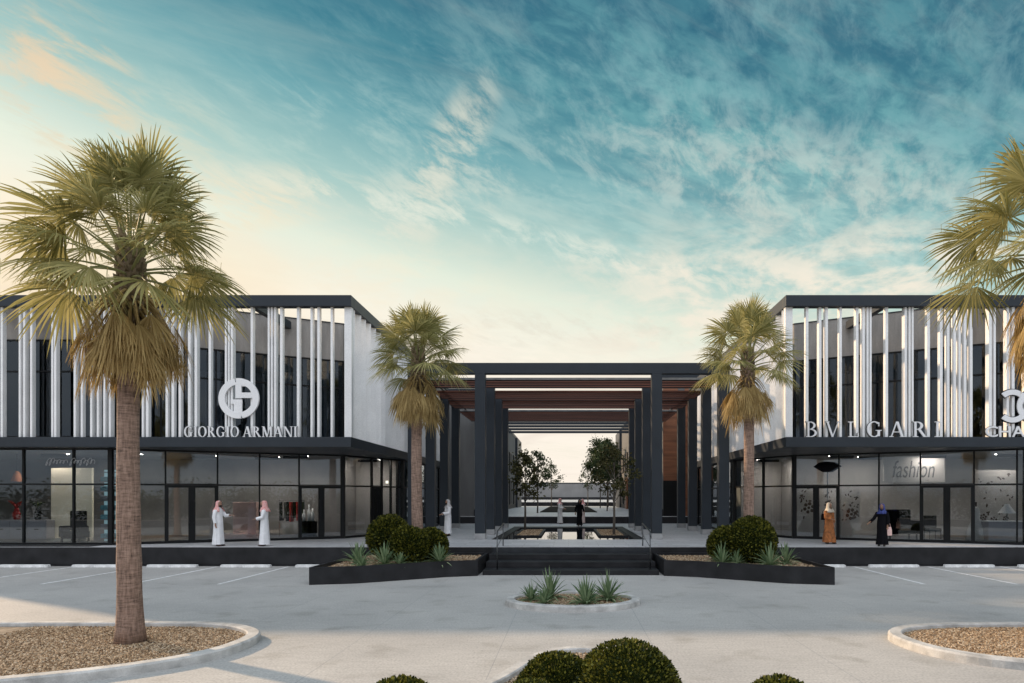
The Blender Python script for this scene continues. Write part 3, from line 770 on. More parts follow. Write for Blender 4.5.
for c, w in (('C',.47),('H',.45),('A',.50),('N',.46),('E',.38),('L',.36)):
    lo_ = text_obj('letter', c, .5, .03, (pen, .03, 0), 'sign_white', rt, width=w, height=.42, off=.003); pen += w+.05
    bm2 = MB(); bm2.v = [tuple(v.co) for v in lo_.data.vertices]; bm2.f = [tuple(p_.vertices) for p_ in lo_.data.polygons]; shadow_halo(lo_, bm2, .02, .034)

# round emblem on the left building
yE = 26.66
def emblem_left():
    cx, cz = wx(238.5,yE), wz(398.3,yE); Rr = 20.2*yE/F
    mb = MB(); y0, y1 = 0, .085
    ring(mb, 0, 0, (Rr,Rr), (Rr*.69,Rr*.69), 102, 277, y0, y1, 40)
    ring(mb, 0, 0, (Rr,Rr), (Rr*.69,Rr*.69), 281, 458, y0, y1, 40)
    def b(x0,x1,z0,z1,k): mb.box(x0*Rr,x1*Rr,y0+.003*k,y1-.002*k,z0*Rr,z1*Rr)
    b(-.16,.13,.0,.80,1); b(-.15,.80,.02,.29,2)
    b(-.40,.16,-.27,-.05,3); b(-.25,.155,-.90,-.06,4)
    mb.prism_xz([(.10*Rr,.74*Rr),(.10*Rr,.60*Rr),(.42*Rr,.60*Rr)], .012, .07)
    o = mb.build('emblem', M['sign_white']); o.location = (cx, yE, cz)
    tag(o, 'round white emblem of interlocked letters G and A mounted on the left fins', 'emblem')
emblem_left()
def emblem_right():
    cz = wz(406,yE); Ro = 16.6*yE/F; c1, c2 = wx(1013,yE), wx(1034,yE)
    mb = MB()
    ring(mb, c1, 0, (Ro,Ro), (Ro*.68,Ro*.68), -132, 132, 0, .080, 36)
    ring(mb, c2, 0, (Ro,Ro), (Ro*.68,Ro*.68), 48, 312, .004, .085, 36)
    o = mb.build('emblem', M['sign_white']); o.location = (0, yE, cz); m2 = MB(); ring(m2, c1, 0, (Ro+.03,Ro+.03), (Ro*.68-.03,Ro*.68-.03), -134, 134, .05, .094, 36); ring(m2, c2, 0, (Ro+.03,Ro+.03), (Ro*.68-.03,Ro*.68-.03), 46, 314, .053, .097, 36); m2.build('shadow_halo', M['frame_metal'], o)  # dark wider rings behind the emblem imitate its shadow outline
    tag(o, 'white emblem of two interlocked curved letters above the right edge lettering', 'emblem')
emblem_right()

# ------------------------------------------------------------------ pergola
def pergola():
    root = empty('pergola', (0,31,PZ), 0, 'dark steel pergola with timber slat roof spanning the plaza entrance', 'pergola')
    o = Vector((0,31,PZ)); y_ = lambda y: y-31; z_ = lambda z: z-PZ
    BB, BT = H+5.59, H+6.07
    rows = [31.0, 34.88, 38.75, 42.62]
    xs = (-7.07,-4.02,4.02,7.07)
    for y in rows:
        for x in xs:
            mb = MB(); mb.box(x-.235,x+.235,y_(y),y_(y)+.45,z_(PZ+.27),z_(BB)); c = mb.build('column', M['dark_metal'], root, bevel=.008)
            mb = MB(); mb.box(x-.245,x+.245,y_(y)-.01,y_(y)+.46,0.002,z_(PZ+.27)-.002); mb.build('column_base', M['base_concrete'], c, bevel=.01)
    for i, y in enumerate(rows):
        mb = MB(); mb.box(-7.32,7.32,y_(y),y_(y)+.45,z_(BB)+.001,z_(BT) - (.2 if i == 2 else 0)); mb.build('cross_beam', M['dark_metal'], root, bevel=.008)
    for x in (-7.20, 7.20):
        for a, b_ in zip(rows, rows[1:]):
            mb = MB(); mb.box(x-.1,x+.1,y_(a)+.452,y_(b_)-.002,z_(BB)+.06,z_(BT)-.03); mb.build('side_beam', M['dark_metal'], root)
    # timber slats, leaving a strip of sky behind the first, second and fourth row
    fields = [(32.1,34.86),(36.0,42.6),(43.9,50.2)]
    for a, b_ in fields:
        mb = MB(); y = a; zb = H+5.44
        eb = MB()  # thin dark strips under the slats, standing in for shadow gaps
        while y < b_-.08:
            mb.box(-7.08,7.08,y_(y),y_(y)+.08,z_(zb)+.035,z_(zb)+.145); eb.box(-7.07,7.07,y_(y)+.006,y_(y)+.074,z_(zb),z_(zb)+.034); y += .70
        sp_ = mb.build('slat_panel', M['timber'], root); eb.build('slat_shadow', M['frame_metal'], sp_)
        if a == 36.0: continue
        mb = MB(); mb.box(-7.09,7.09,y_(a)-.09,y_(a)-.03,z_(zb)+.03,z_(zb)+.13); mb.build('slat_trim', M['base_concrete'], root)
    for x in (-6.6,6.6):       # joists that carry the slats
        for a, b_ in zip(rows, rows[1:]+[51.0]):
            mb = MB(); mb.box(x-.05,x+.05,y_(a)+.452,y_(b_)-.002,z_(H+5.5905),z_(H+5.66)); mb.build('joist', M['dark_metal'], root)
    for k, y in enumerate((51.0,53.0,55.2,57.6,60.2)):
        mb = MB(); mb.box(-7.08,7.08,y_(y),y_(y)+.12,z_(H+5.58),z_(H+5.58)+.20); mb.build('trellis_beam', M['dark_metal'], root)
    for x in (-6.98,6.98):
        mb = MB(); mb.box(x-.05,x+.05,y_(51.0)-.002,y_(60.4),z_(H+5.79),z_(H+5.95)); mb.build('joist', M['dark_metal'], root)
pergola()

# ------------------------------------------------------------------ rear plaza
b = MB(); b.box(-30,30,49.302,103,.0,H-1.44-.03); structure(b, 'terrace', 'granite')
b = MB(); b.box(-30,30,49.29,103,H-1.44-.028,H-1.44); structure(b, 'terrace_paving', 'plaza_stone')
b = MB(); b.box(-40,40,103.01,177,.0,H-.83-.05); structure(b, 'upper_terrace', 'granite')
b = MB(); b.box(-40,40,103.0,177,H-.83-.048,H-.83); structure(b, 'upper_terrace_paving', 'plaza_stone')
b = MB(); b.box(-70,70,177.01,260,.0,H-.16); structure(b, 'top_terrace', 'granite')
pm('dark_soil', (.03,.028,.025), 1, .3, 3, .3, 30, spec=.05)
b = MB(); b.box(-2.6,2.6,62,96,H-1.436,H-1.38); structure(b, 'terrace_bed', 'dark_soil')
r = empty('boundary_wall', (0,185,0), 0, 'long pale wall closing the far end of the plaza', 'wall')
MB().box(-60,60,0,.5,H-.17,H+3.5).build('wall', M['far_stone'], r); MB().box(-60.1,60.1,-.1,.6,H+3.502,H+3.75).build('coping', M['dark_metal'], r)

def rear_block(s, label, top):
    root = empty('rear_building', (s*10,49.5,0), 0, label, 'building', 'buildings behind the pergola')
    zb = H-1.44+.002; X = lambda u: s*u - s*10
    def bx(u0,u1,y0,y1,z0,z1,name,m,par=root):
        x0,x1 = sorted((X(u0),X(u1))); return MB().box(x0,x1,y0-49.5,y1-49.5,z0,z1).build(name, M[m], par)
    bx(6.9,22,50.0,96,zb,top,'wall','rear_concrete'); bx(6.85,22.05,49.95,96.05,top+.002,top+.3,'roof_edge','dark_metal')
    bx(6.83,6.898,49.9,96,zb,zb+.5,'base_course','granite')
    for k in range(7):
        y0 = 56+k*5.8
        w = bx(6.80,6.896,y0,y0+3.6,zb+.502,zb+3.4,'window','frame_metal'); bx(6.785,6.797,y0+.1,y0+3.5,zb+.6,zb+3.3,'pane','upper_wall',w)
        w = bx(6.80,6.896,y0,y0+3.6,zb+4.4,zb+6.6,'window','frame_metal'); bx(6.785,6.797,y0+.1,y0+3.5,zb+4.5,zb+6.5,'pane','upper_wall',w)
    bx(6.60,6.895,88.5,95.9,zb+.01,top-.01,'end_pier','dark_metal')
    if s > 0:
        bx(6.94,8.0,49.90,49.995,zb+2.6,top-.6,'timber_cladding','timber_panel'); bx(6.94,8.0,49.90,49.995,zb+.01,zb+2.598,'door','frame_metal')
        bx(8.5,9.6,49.90,49.995,zb+.01,top-.6,'timber_cladding','timber_panel')
        bx(6.60,6.78,78,80.2,zb+.01,zb+3.6,'timber_cladding','timber_panel')
    return root
rear_block(-1, 'dark grey building behind the pergola on the left side of the plaza', H+7.6)
rear_block(1, 'grey building with timber cladding behind the pergola on the right side of the plaza', H+8.6)

# handrails
def handrail(x0, x1, label):
    root = empty('handrail', (x0,23.75,0), 0, label, 'handrail', 'steel handrails on the steps')
    x = x1-x0; dy = 26.85-23.75
    MB().tube([(0,0,.172),(0,0,1.47)], .022, 8).build('post', M['steel'], root, smooth=True)
    MB().tube([(x,dy,PZ+.002),(x,dy,1.62)], .022, 8).build('post', M['steel'], root, smooth=True)
    MB().tube([(-.0,-.18,1.30),(0,-.12,1.44),(0,0,1.49),(x,dy,1.64),(x,dy+.2,1.64),(x,dy+.25,1.56)], .024, 8).build('rail', M['steel'], root, smooth=True)
    MB().tube([(0,0,.95),(x,dy,1.2)], .012, 6).build('mid_rail', M['steel'], root, smooth=True)
handrail(-2.48,-2.57,'slim steel handrail on the left side of the steps')
handrail(2.84,2.92,'slim steel handrail on the right side of the steps')

# ------------------------------------------------------------------ palms
def fan_leaf(lf, stem, P, D, pet, Rl, rnd, spread=R(118), nseg=30, grav=.18, droop=.35, cup=.25, roll=0, fold=.0, raggy=.12):
    P = Vector(P); D = Vector(D).normalized(); pts = []
    for k in range(6):
        t = k/5; pts.append(P + D*pet*t + Vector((0,0,-grav*pet*t*t)))
    stem.tube(pts, [.030,.024,.02,.016,.013,.010], 5, cap=False)
    E = pts[-1]; Tn = (pts[-1]-pts[-2]).normalized()
    up = Vector((0,0,1))
    Sd = Tn.cross(up)
    if Sd.length < .1: Sd = Vector((1,0,0)).cross(Tn)
    Sd.normalize(); N = Sd.cross(Tn).normalized()
    q = Quaternion(Tn, roll); Sd = q @ Sd; N = q @ N
    da = 2*spread/nseg
    for i in range(nseg):
        a = -spread + da*(i+.5); rel = abs(a)/spread
        Ls = Rl*(1-.28*rel*rel)*rnd.uniform(1-raggy, 1+raggy*.5)
        d = Tn*math.cos(a) + Sd*math.sin(a); sd = -Tn*math.sin(a) + Sd*math.cos(a)
        dz = droop*rnd.uniform(.7,1.35); tw = rnd.uniform(-.5,.5)
        rows = []
        for r_, wf in ((.05,1),(.28,1),(.52,.95),(.76,.55),(.92,.25),(1.0,.03)):
            rr = r_*Ls
            w = min(r_, .56)*Ls*math.tan(da/2)*wf
            c = E + d*rr - N*(cup*rel*rr*.9) + Vector((0,0,-dz*Rl*r_**2.6))
            if fold: c -= N*0
            ridge = N*(.35*w)
            e = sd*w*math.cos(tw*r_) + N*w*math.sin(tw*r_)
            rows.append((c-e, c+ridge, c+e))
        n0 = len(lf.v)
        for r3 in rows: lf.v += [tuple(x) for x in r3]
        for k in range(len(rows)-1):
            b0 = n0+3*k; lf.f.append((b0,b0+1,b0+4,b0+3)); lf.f.append((b0+1,b0+2,b0+5,b0+4))
    # loose fibres hanging from the tips
    for _ in range(5):
        a = rnd.uniform(-spread, spread); d = Tn*math.cos(a)+Sd*math.sin(a)
        p = E + d*Rl*rnd.uniform(.45,.8) + Vector((0,0,-droop*Rl*.2)); l = rnd.uniform(.1,.3); dx = Vector((rnd.uniform(-.02,.02),rnd.uniform(-.02,.02),0))
        w = .004; lf.add([p+Vector((-w,0,0)),p+Vector((w,0,0)),p+dx+Vector((w,0,-l)),p+dx+Vector((-w,0,-l))], [(0,1,2,3)])

def palm(label, x, y, z0, zc, rb, rt, seed, live, dead, Rl, pet, skirt_len, dead_gap=None):
    """zc: height of the heart of the crown"""
    rnd = random.Random(seed); zc -= z0
    root = empty('fan_palm', (x,y,z0), 0, label, 'palm tree', 'fan palms in front of the shops')
    mb = MB(); pts = []; rad = []
    lean = Vector((rnd.uniform(-.09,.09), rnd.uniform(-.09,.09), 0))
    for k in range(25):
        t = k/24; z = t*(zc-.35); pts.append(Vector((0,0,z)) + lean*math.sin(t*3)); r = rb+(rt-rb)*min(1,t*1.25)**.7
        if t < .1: r *= 1+.22*(1-t/.1)**2
        rad.append(r*(1+.03*rnd.uniform(-1,1)))
    mb.tube(pts, rad, 20); mb.build('trunk', M['palm_bark'], root, smooth=True)
    top = pts[-1]
    # old leaf bases round the neck
    bb = MB(); zb = zc-1.75; n = 120
    for k in range(n):
        a = k*2.39996; z = zb + (zc-zb+.1)*k/n; rr = rt*(1.05+.25*math.sin(PI*min(1,(z-zb)/(zc-zb))))
        d = Vector((math.cos(a), math.sin(a), 0)); sdv = Vector((-math.sin(a), math.cos(a), 0)); c = Vector((0,0,z)) + d*rr*.8
        w = .05*rnd.uniform(.8,1.2); h = .15*rnd.uniform(.8,1.3)
        p0 = c - sdv*w; p1 = c + sdv*w; tip = c + d*.10 + Vector((0,0,h)); mid = c + d*.085 + Vector((0,0,h*.25))
        bb.add([p0,p1,mid,tip+sdv*w*.35,tip-sdv*w*.35,c+Vector((0,0,h*.8))], [(0,1,2),(0,2,4),(2,3,4),(1,3,2),(0,4,5),(1,5,3),(3,5,4)])
    bb.tube([(0,0,zb-.1),(0,0,zc-.2),(0,0,zc+.05)], [rt*1.0,rt*1.02,rt*.5], 14)
    bb.build('leaf_bases', M['palm_boot'], root)
    lf = MB(); st = MB()
    for k in range(live):
        f = (k+.5)/live; el = 84 - 80*f + rnd.uniform(-9,9); az = k*137.508 + rnd.uniform(-16,16)
        e, a = R(el), R(az); D = Vector((math.cos(e)*math.cos(a), math.cos(e)*math.sin(a), math.sin(e)))
        P = Vector((math.cos(a)*.10, math.sin(a)*.10, zc-.05-.6*f))
        fan_leaf(lf, st, P, D, pet*rnd.uniform(.86,1.1)*(1.22-.25*f), Rl*rnd.uniform(.88,1.06), rnd, spread=R(rnd.uniform(100,128)), nseg=40, grav=.08+.16*f, droop=.18+.16*f, cup=.28, roll=rnd.uniform(-.55,.55))
    lf.build('crown', M['palm_leaf'], root, fix=False); st.build('leaf_stems', M['palm_stem'], root, smooth=True, fix=False)
    sk = MB(); ss = MB()
    for k in range(dead):
        f = (k+.5)/dead; az = k*137.508+rnd.uniform(-10,10)
        if dead_gap and dead_gap[0] < (az % 360) < dead_gap[1] and f < .5: continue
        a = R(az); e = R(6-50*f+rnd.uniform(-12,12)); D = Vector((math.cos(e)*math.cos(a), math.cos(e)*math.sin(a), math.sin(e)))
        P = Vector((math.cos(a)*rt*.8, math.sin(a)*rt*.8, zc-.86-.42*f))
        fan_leaf(sk, ss, P, D, .48*rnd.uniform(.75,1.2), skirt_len*rnd.uniform(.72,1.1), rnd, spread=R(rnd.uniform(42,70)), nseg=18, grav=.95, droop=.28, cup=.5, roll=rnd.uniform(-.5,.5), raggy=.22)
    sk.build('dead_skirt', M['palm_dead'], root, fix=False); ss.build('dead_stems', M['palm_dead'], root, smooth=True, fix=False)
    return root
palm('tall fan palm with thick shaggy skirt on the left gravel island, nearest and biggest', -7.92, 12.35, .06, 7.28, .222, .162, 3, 40, 62, 1.06, 1.06, .72)
palm('fan palm cut by the right edge of the picture, orange brown skirt', 8.88, 12.3, .06, 7.55, .222, .162, 19, 38, 56, 1.10, 1.25, .74)
palm('smaller fan palm behind three box balls in the left planter', -5.42, 24.6, .42, 7.95, .215, .18, 21, 36, 50, 1.0, 1.02, .78)
palm('smaller fan palm behind the box balls in the right planter', 6.45, 24.6, .42, 7.9, .20, .17, 37, 32, 36, 1.0, 1.12, .78)

# ------------------------------------------------------------------ clipped box balls and yuccas
def box_ball(label, x, y, z, r, seed, n, leaf, group='clipped box balls', sq=1.0):
    rnd = random.Random(seed); root = empty('box_ball', (x,y,z), 0, label, 'shrub', group)
    core = MB(); core.ball((0,0,0), r*.93, 20, 14, (1,1,sq)); core.build('core', M['box_core'], root, smooth=True)
    bumps = [(Vector((rnd.gauss(0,1),rnd.gauss(0,1),rnd.gauss(0,1))).normalized(), rnd.uniform(-.035,.04)) for _ in range(26)]
    mb = MB()
    for _ in range(n):
        d = Vector((rnd.gauss(0,1),rnd.gauss(0,1),rnd.gauss(0,1))).normalized()
        k = 1+sum(h*max(0, d.dot(c)-.75)*4 for c, h in bumps)
        p = d*r*k*rnd.uniform(.92,1.02); p.z *= sq
        u = (d + Vector((rnd.uniform(-1,1),rnd.uniform(-1,1),rnd.uniform(-.6,1.2)))*.75).normalized()
        v = u.cross(Vector((rnd.gauss(0,1),rnd.gauss(0,1),rnd.gauss(0,1)))).normalized(); w = u.cross(v)
        l = leaf*rnd.uniform(.7,1.3)
        mb.add([p-v*l*.1, p+u*l*.5+v*l*.34+w*l*.05, p+u*l, p+u*l*.5-v*l*.34+w*l*.05], [(0,1,2,3)])
    mb.build('foliage', M['box_leaf'], root, fix=False)
    return root
# left planter
box_ball('largest of the three box balls in the left planter, left of the palm', wx(389,24.4), 24.4, wz(537,24.4), .74, 1, 5200, .085)
box_ball('middle box ball in the left planter, in front of the other two', wx(409,23.3), 23.3, wz(546,23.3), .63, 2, 4600, .085)
box_ball('right hand box ball of the three in the left planter', wx(430.5,24.0), 24.0, wz(545,24.0), .57, 3, 4200, .085)
box_ball('largest box ball in the right planter at the foot of the palm', wx(751,23.6), 23.6, wz(541,23.6), .82, 4, 5600, .085)
box_ball('lower box ball at the left of the right planter', wx(726,23.9), 23.9, wz(545,23.9), .62, 5, 4200, .085)
# foreground island
box_ball('big box ball in the foreground, right of the two at the bottom centre', wx(627,8.6), 8.6, .22, .655, 6, 13000, .042)
box_ball('box ball in the foreground left of the biggest one', wx(557,8.9), 8.9, .14, .52, 7, 10000, .042)
box_ball('low box ball in front of the kerb curve, second from the left at the bottom', wx(530,8.05), 8.05, .12, .40, 17, 6000, .042)
box_ball('small box ball cut by the bottom edge, left of the kerb', wx(400,7.6), 7.6, .25, .43, 8, 7000, .042)
box_ball('small box ball cut by the bottom edge, right of centre', wx(782,7.6), 7.6, .25, .44, 9, 7000, .042)

def yucca(label, x, y, z, h, seed, n=46, group='yuccas in the gravel beds', bw=.030):
    rnd = random.Random(seed); mb = MB(); h *= 1.35; bw *= 1.35; n = int(n*1.15)
    for k in range(n):
        f = k/n; a = k*2.39996+rnd.uniform(-.3,.3); el = R(84-74*f+rnd.uniform(-8,8)); L_ = h*rnd.uniform(.75,1.08)*(1 if f < .7 else .85)
        d = Vector((math.cos(a),math.sin(a),0)); sdv = Vector((-math.sin(a),math.cos(a),0)); rows = []
        for t, w in ((0,.7),(.25,1),(.5,.95),(.75,.62),(.92,.28),(1,.02)):
            rr = L_*t; bend = .42*L_*t**2.2*math.cos(el)
            c = d*(rr*math.cos(el)+.012) + Vector((0,0,rr*math.sin(el)-bend))
            nrm = (Vector((0,0,1))*math.cos(el)-d*math.sin(el))
            rows.append((c-sdv*bw*w*.5+nrm*bw*.22*w, c, c+sdv*bw*w*.5+nrm*bw*.22*w))
        n0 = len(mb.v)
        for r3 in rows: mb.v += [tuple(q) for q in r3]
        for i in range(len(rows)-1):
            b0 = n0+3*i; mb.f.append((b0,b0+1,b0+4,b0+3)); mb.f.append((b0+1,b0+2,b0+5,b0+4))
    o = mb.build('yucca', M['agave_leaf'], fix=False); o.location = (x,y,z)
    tag(o, label, 'plant', group); return o
zi = .085
yucca('smallest yucca, leftmost on the oval island', wx(531,17.2), 17.2, zi, .42, 1, 34, bw=.04)
yucca('tall yucca, second from the left on the oval island', wx(550,17.5), 17.5, zi, .66, 2, 52, bw=.045)
yucca('short yucca in front of the tall left one on the oval island', wx(544,16.7), 16.7, zi, .36, 3, 34, bw=.04)
yucca('wide yucca at the front centre of the oval island', wx(586,16.55), 16.55, zi, .60, 4, 54, bw=.045)
yucca('rightmost yucca on the oval island', wx(608,17.2), 17.2, zi, .62, 5, 54, bw=.045)
zp = .44
yucca('leftmost yucca in the left planter', wx(358,22.9), 22.9, zp, .68, 6, 40, bw=.05)
yucca('small yucca close to the wall at the left end of the left planter', wx(362,21.9), 21.9, zp, .42, 16, 30, bw=.05)
yucca('yucca in front of the biggest box ball in the left planter', wx(384.5,22.6), 22.6, zp, .66, 7, 44, bw=.05)
yucca('low yucca between the box balls in the left planter', wx(400,22.5), 22.5, zp, .42, 8, 32, bw=.05)
yucca('low yucca at the foot of the middle box ball in the left planter', wx(413,23.0), 23.0, zp, .40, 18, 32, bw=.05)
yucca('rightmost yucca in the left planter', wx(439.5,23.25), 23.25, zp, .62, 9, 44, bw=.05)
yucca('leftmost yucca in the right planter', wx(722,22.9), 22.9, zp, .62, 10, 40, bw=.05)
yucca('low yucca at the foot of the box balls in the right planter', wx(737,22.9), 22.9, zp, .42, 11, 30, bw=.05)
yucca('yucca right of the big box ball in the right planter', wx(770,22.2), 22.2, zp, .66, 12, 46, bw=.05)
yucca('rightmost yucca in the right planter', wx(786,22.9), 22.9, zp, .62, 13, 44, bw=.05)

# ------------------------------------------------------------------ trees on the plaza
def tree(label, x, y, z, h, cr, seed, leaf='tree_leaf', n=900, ls=.16, trunk_r=.06):
    rnd = random.Random(seed); root = empty('plaza_tree', (x,y,z), 0, label, 'tree', 'slim trees on the plaza')
    mb = MB(); fork = h*.42
    mb.tube([(0,0,0),(.02,0,fork*.5),(0,.02,fork),(.03,0,h*.8)], [trunk_r*1.2,trunk_r,trunk_r*.8,trunk_r*.25], 8)
    cl = []
    for k in range(13):
        a = k*2.4+rnd.uniform(-.4,.4); f = k/12; zz = fork+(h-fork)*(.08+.86*f)
        rr = cr*math.sin(PI*(.2+.72*f))*rnd.uniform(.55,1.0); c = Vector((math.cos(a)*rr, math.sin(a)*rr, zz)); cl.append((c, cr*rnd.uniform(.28,.45)))
        s0 = Vector((0,0,max(fork*.85, zz-.5*h*.4))); mb.tube([s0, s0.lerp(c,.55)+Vector((0,0,.1)), c], [trunk_r*.45,trunk_r*.28,trunk_r*.1], 5, cap=False)
    mb.build('trunk', M['tree_bark'], root, smooth=True)
    lf = MB()
    for _ in range(n):
        c, r_ = rnd.choice(cl); d = Vector((rnd.gauss(0,1),rnd.gauss(0,1),rnd.gauss(0,.8))); p = c + d*r_*.5
        u = Vector((rnd.gauss(0,1),rnd.gauss(0,1),rnd.gauss(0,1)-.3)).normalized(); v = u.orthogonal().normalized(); l = ls*rnd.uniform(.6,1.3)
        lf.add([p, p+u*l*.5+v*l*.32, p+u*l, p+u*l*.5-v*l*.32], [(0,1,2,3)])
    lf.build('crown', M[leaf], root, fix=False)
    return root
def tree_bed(label, x0, x1, y0, y1, seed):
    root = empty('tree_bed', ((x0+x1)/2,(y0+y1)/2,PZ-.05), 0, label, 'tree bed', 'square gravel beds in the pool')
    w, d = (x1-x0)/2, (y1-y0)/2
    mb = MB(); pts = [(-w,-d),(w,-d),(w,d),(-w,d)]; mb.rings([[(x,y,z) for x,y in p] for p, z in ((pts,0),(pts,.07),(inset(pts,.12),.07),(inset(pts,.12),.0))], True, False); mb.build('edging', M['granite'], root)
    gb = MB(); gb.add([(x,y,.04) for x,y in inset(pts,.119)], [(0,1,2,3)]); gb.build('gravel_bed', M['soil'], root)
    gravel_stones(lambda x,y: True, 1500, .045, .035, seed, 'gravel', root, bbox=(-w+.16,w-.16,-d+.16,d-.16))
tree_bed('square gravel bed in the left side of the pool', -2.75,-1.35,33.9,40.6, 31)
tree_bed('square gravel bed in the right side of the pool', 1.5,2.95,33.9,40.6, 32)
tree('slim tree in the left bed of the pool, nearest on the left', -2.55,40.0,PZ,4.55,1.0, 1, 'tree_leaf_autumn', 1100, .19)
tree('slim tree in the right bed of the pool, nearest on the right', 2.3,34.6,PZ,4.6,1.0, 2, 'tree_leaf_autumn', 1300, .16)
tz = H-1.44
tree('second tree on the left, on the terrace behind the pool', -2.7,59.6,tz,5.4,1.1, 3, 'tree_leaf', 1100, .22)
tree('smallest and farthest tree on the left of the terrace', -2.4,96,tz,6.2,1.35, 4, 'tree_leaf', 700, .24)
tree('second tree on the right, on the terrace behind the pool', 3.85,68,tz,6.4,1.7, 5, 'tree_leaf', 2600, .22)
tree('dense dark tree right of the terrace behind the others', 3.9,84,tz,8.3,2.0, 6, 'tree_leaf', 4200, .26)
tree('farthest tree on the right of the terrace', 2.8,99,tz,6.0,1.2, 7, 'tree_leaf', 600, .24)
tree('tall dark tree by the grey rear building on the right', 5.4,93,tz,9.2,1.8, 8, 'tree_leaf', 3400, .26)

pm('asphalt', (.05,.05,.052), .85, .2, 1, .2, 60)
b = MB(); b.box(-120,120,-22,-5,.002,.006); structure(b, 'road', 'asphalt')
def tree_belt():
    rnd = random.Random(77); mb = MB()
    for k in range(60):
        x = -75+k*2.5+rnd.uniform(-1,1); y = -27+rnd.uniform(-2,2); hh = rnd.uniform(2.4,4.2)
        for _ in range(900):
            p = Vector((x+rnd.gauss(0,1.1), y+rnd.gauss(0,.8), abs(rnd.gauss(hh*.5,hh*.28)))); u = Vector((rnd.gauss(0,1),rnd.gauss(0,1),rnd.gauss(0,1))).normalized(); v = u.orthogonal().normalized(); l = rnd.uniform(.22,.45)
            mb.add([p, p+u*l*.5+v*l*.35, p+u*l, p+u*l*.5-v*l*.35], [(0,1,2,3)])
    o = mb.build('tree_belt', M['tree_leaf'], fix=False); tag(o, 'belt of dark trees across the street, mirrored in the shop glass', 'trees', None, 'stuff')
tree_belt()
# ------------------------------------------------------------------ people
def evaluated(me, mods):
    o = bpy.data.objects.new('work', me); COL.objects.link(o)
    for t, kw in mods:
        m = o.modifiers.new(t, t)
        for k, v in kw.items(): setattr(m, k, v)
    dg = bpy.context.evaluated_depsgraph_get(); dg.update()
    r = bpy.data.meshes.new_from_object(o.evaluated_get(dg)); bpy.data.objects.remove(o); return r

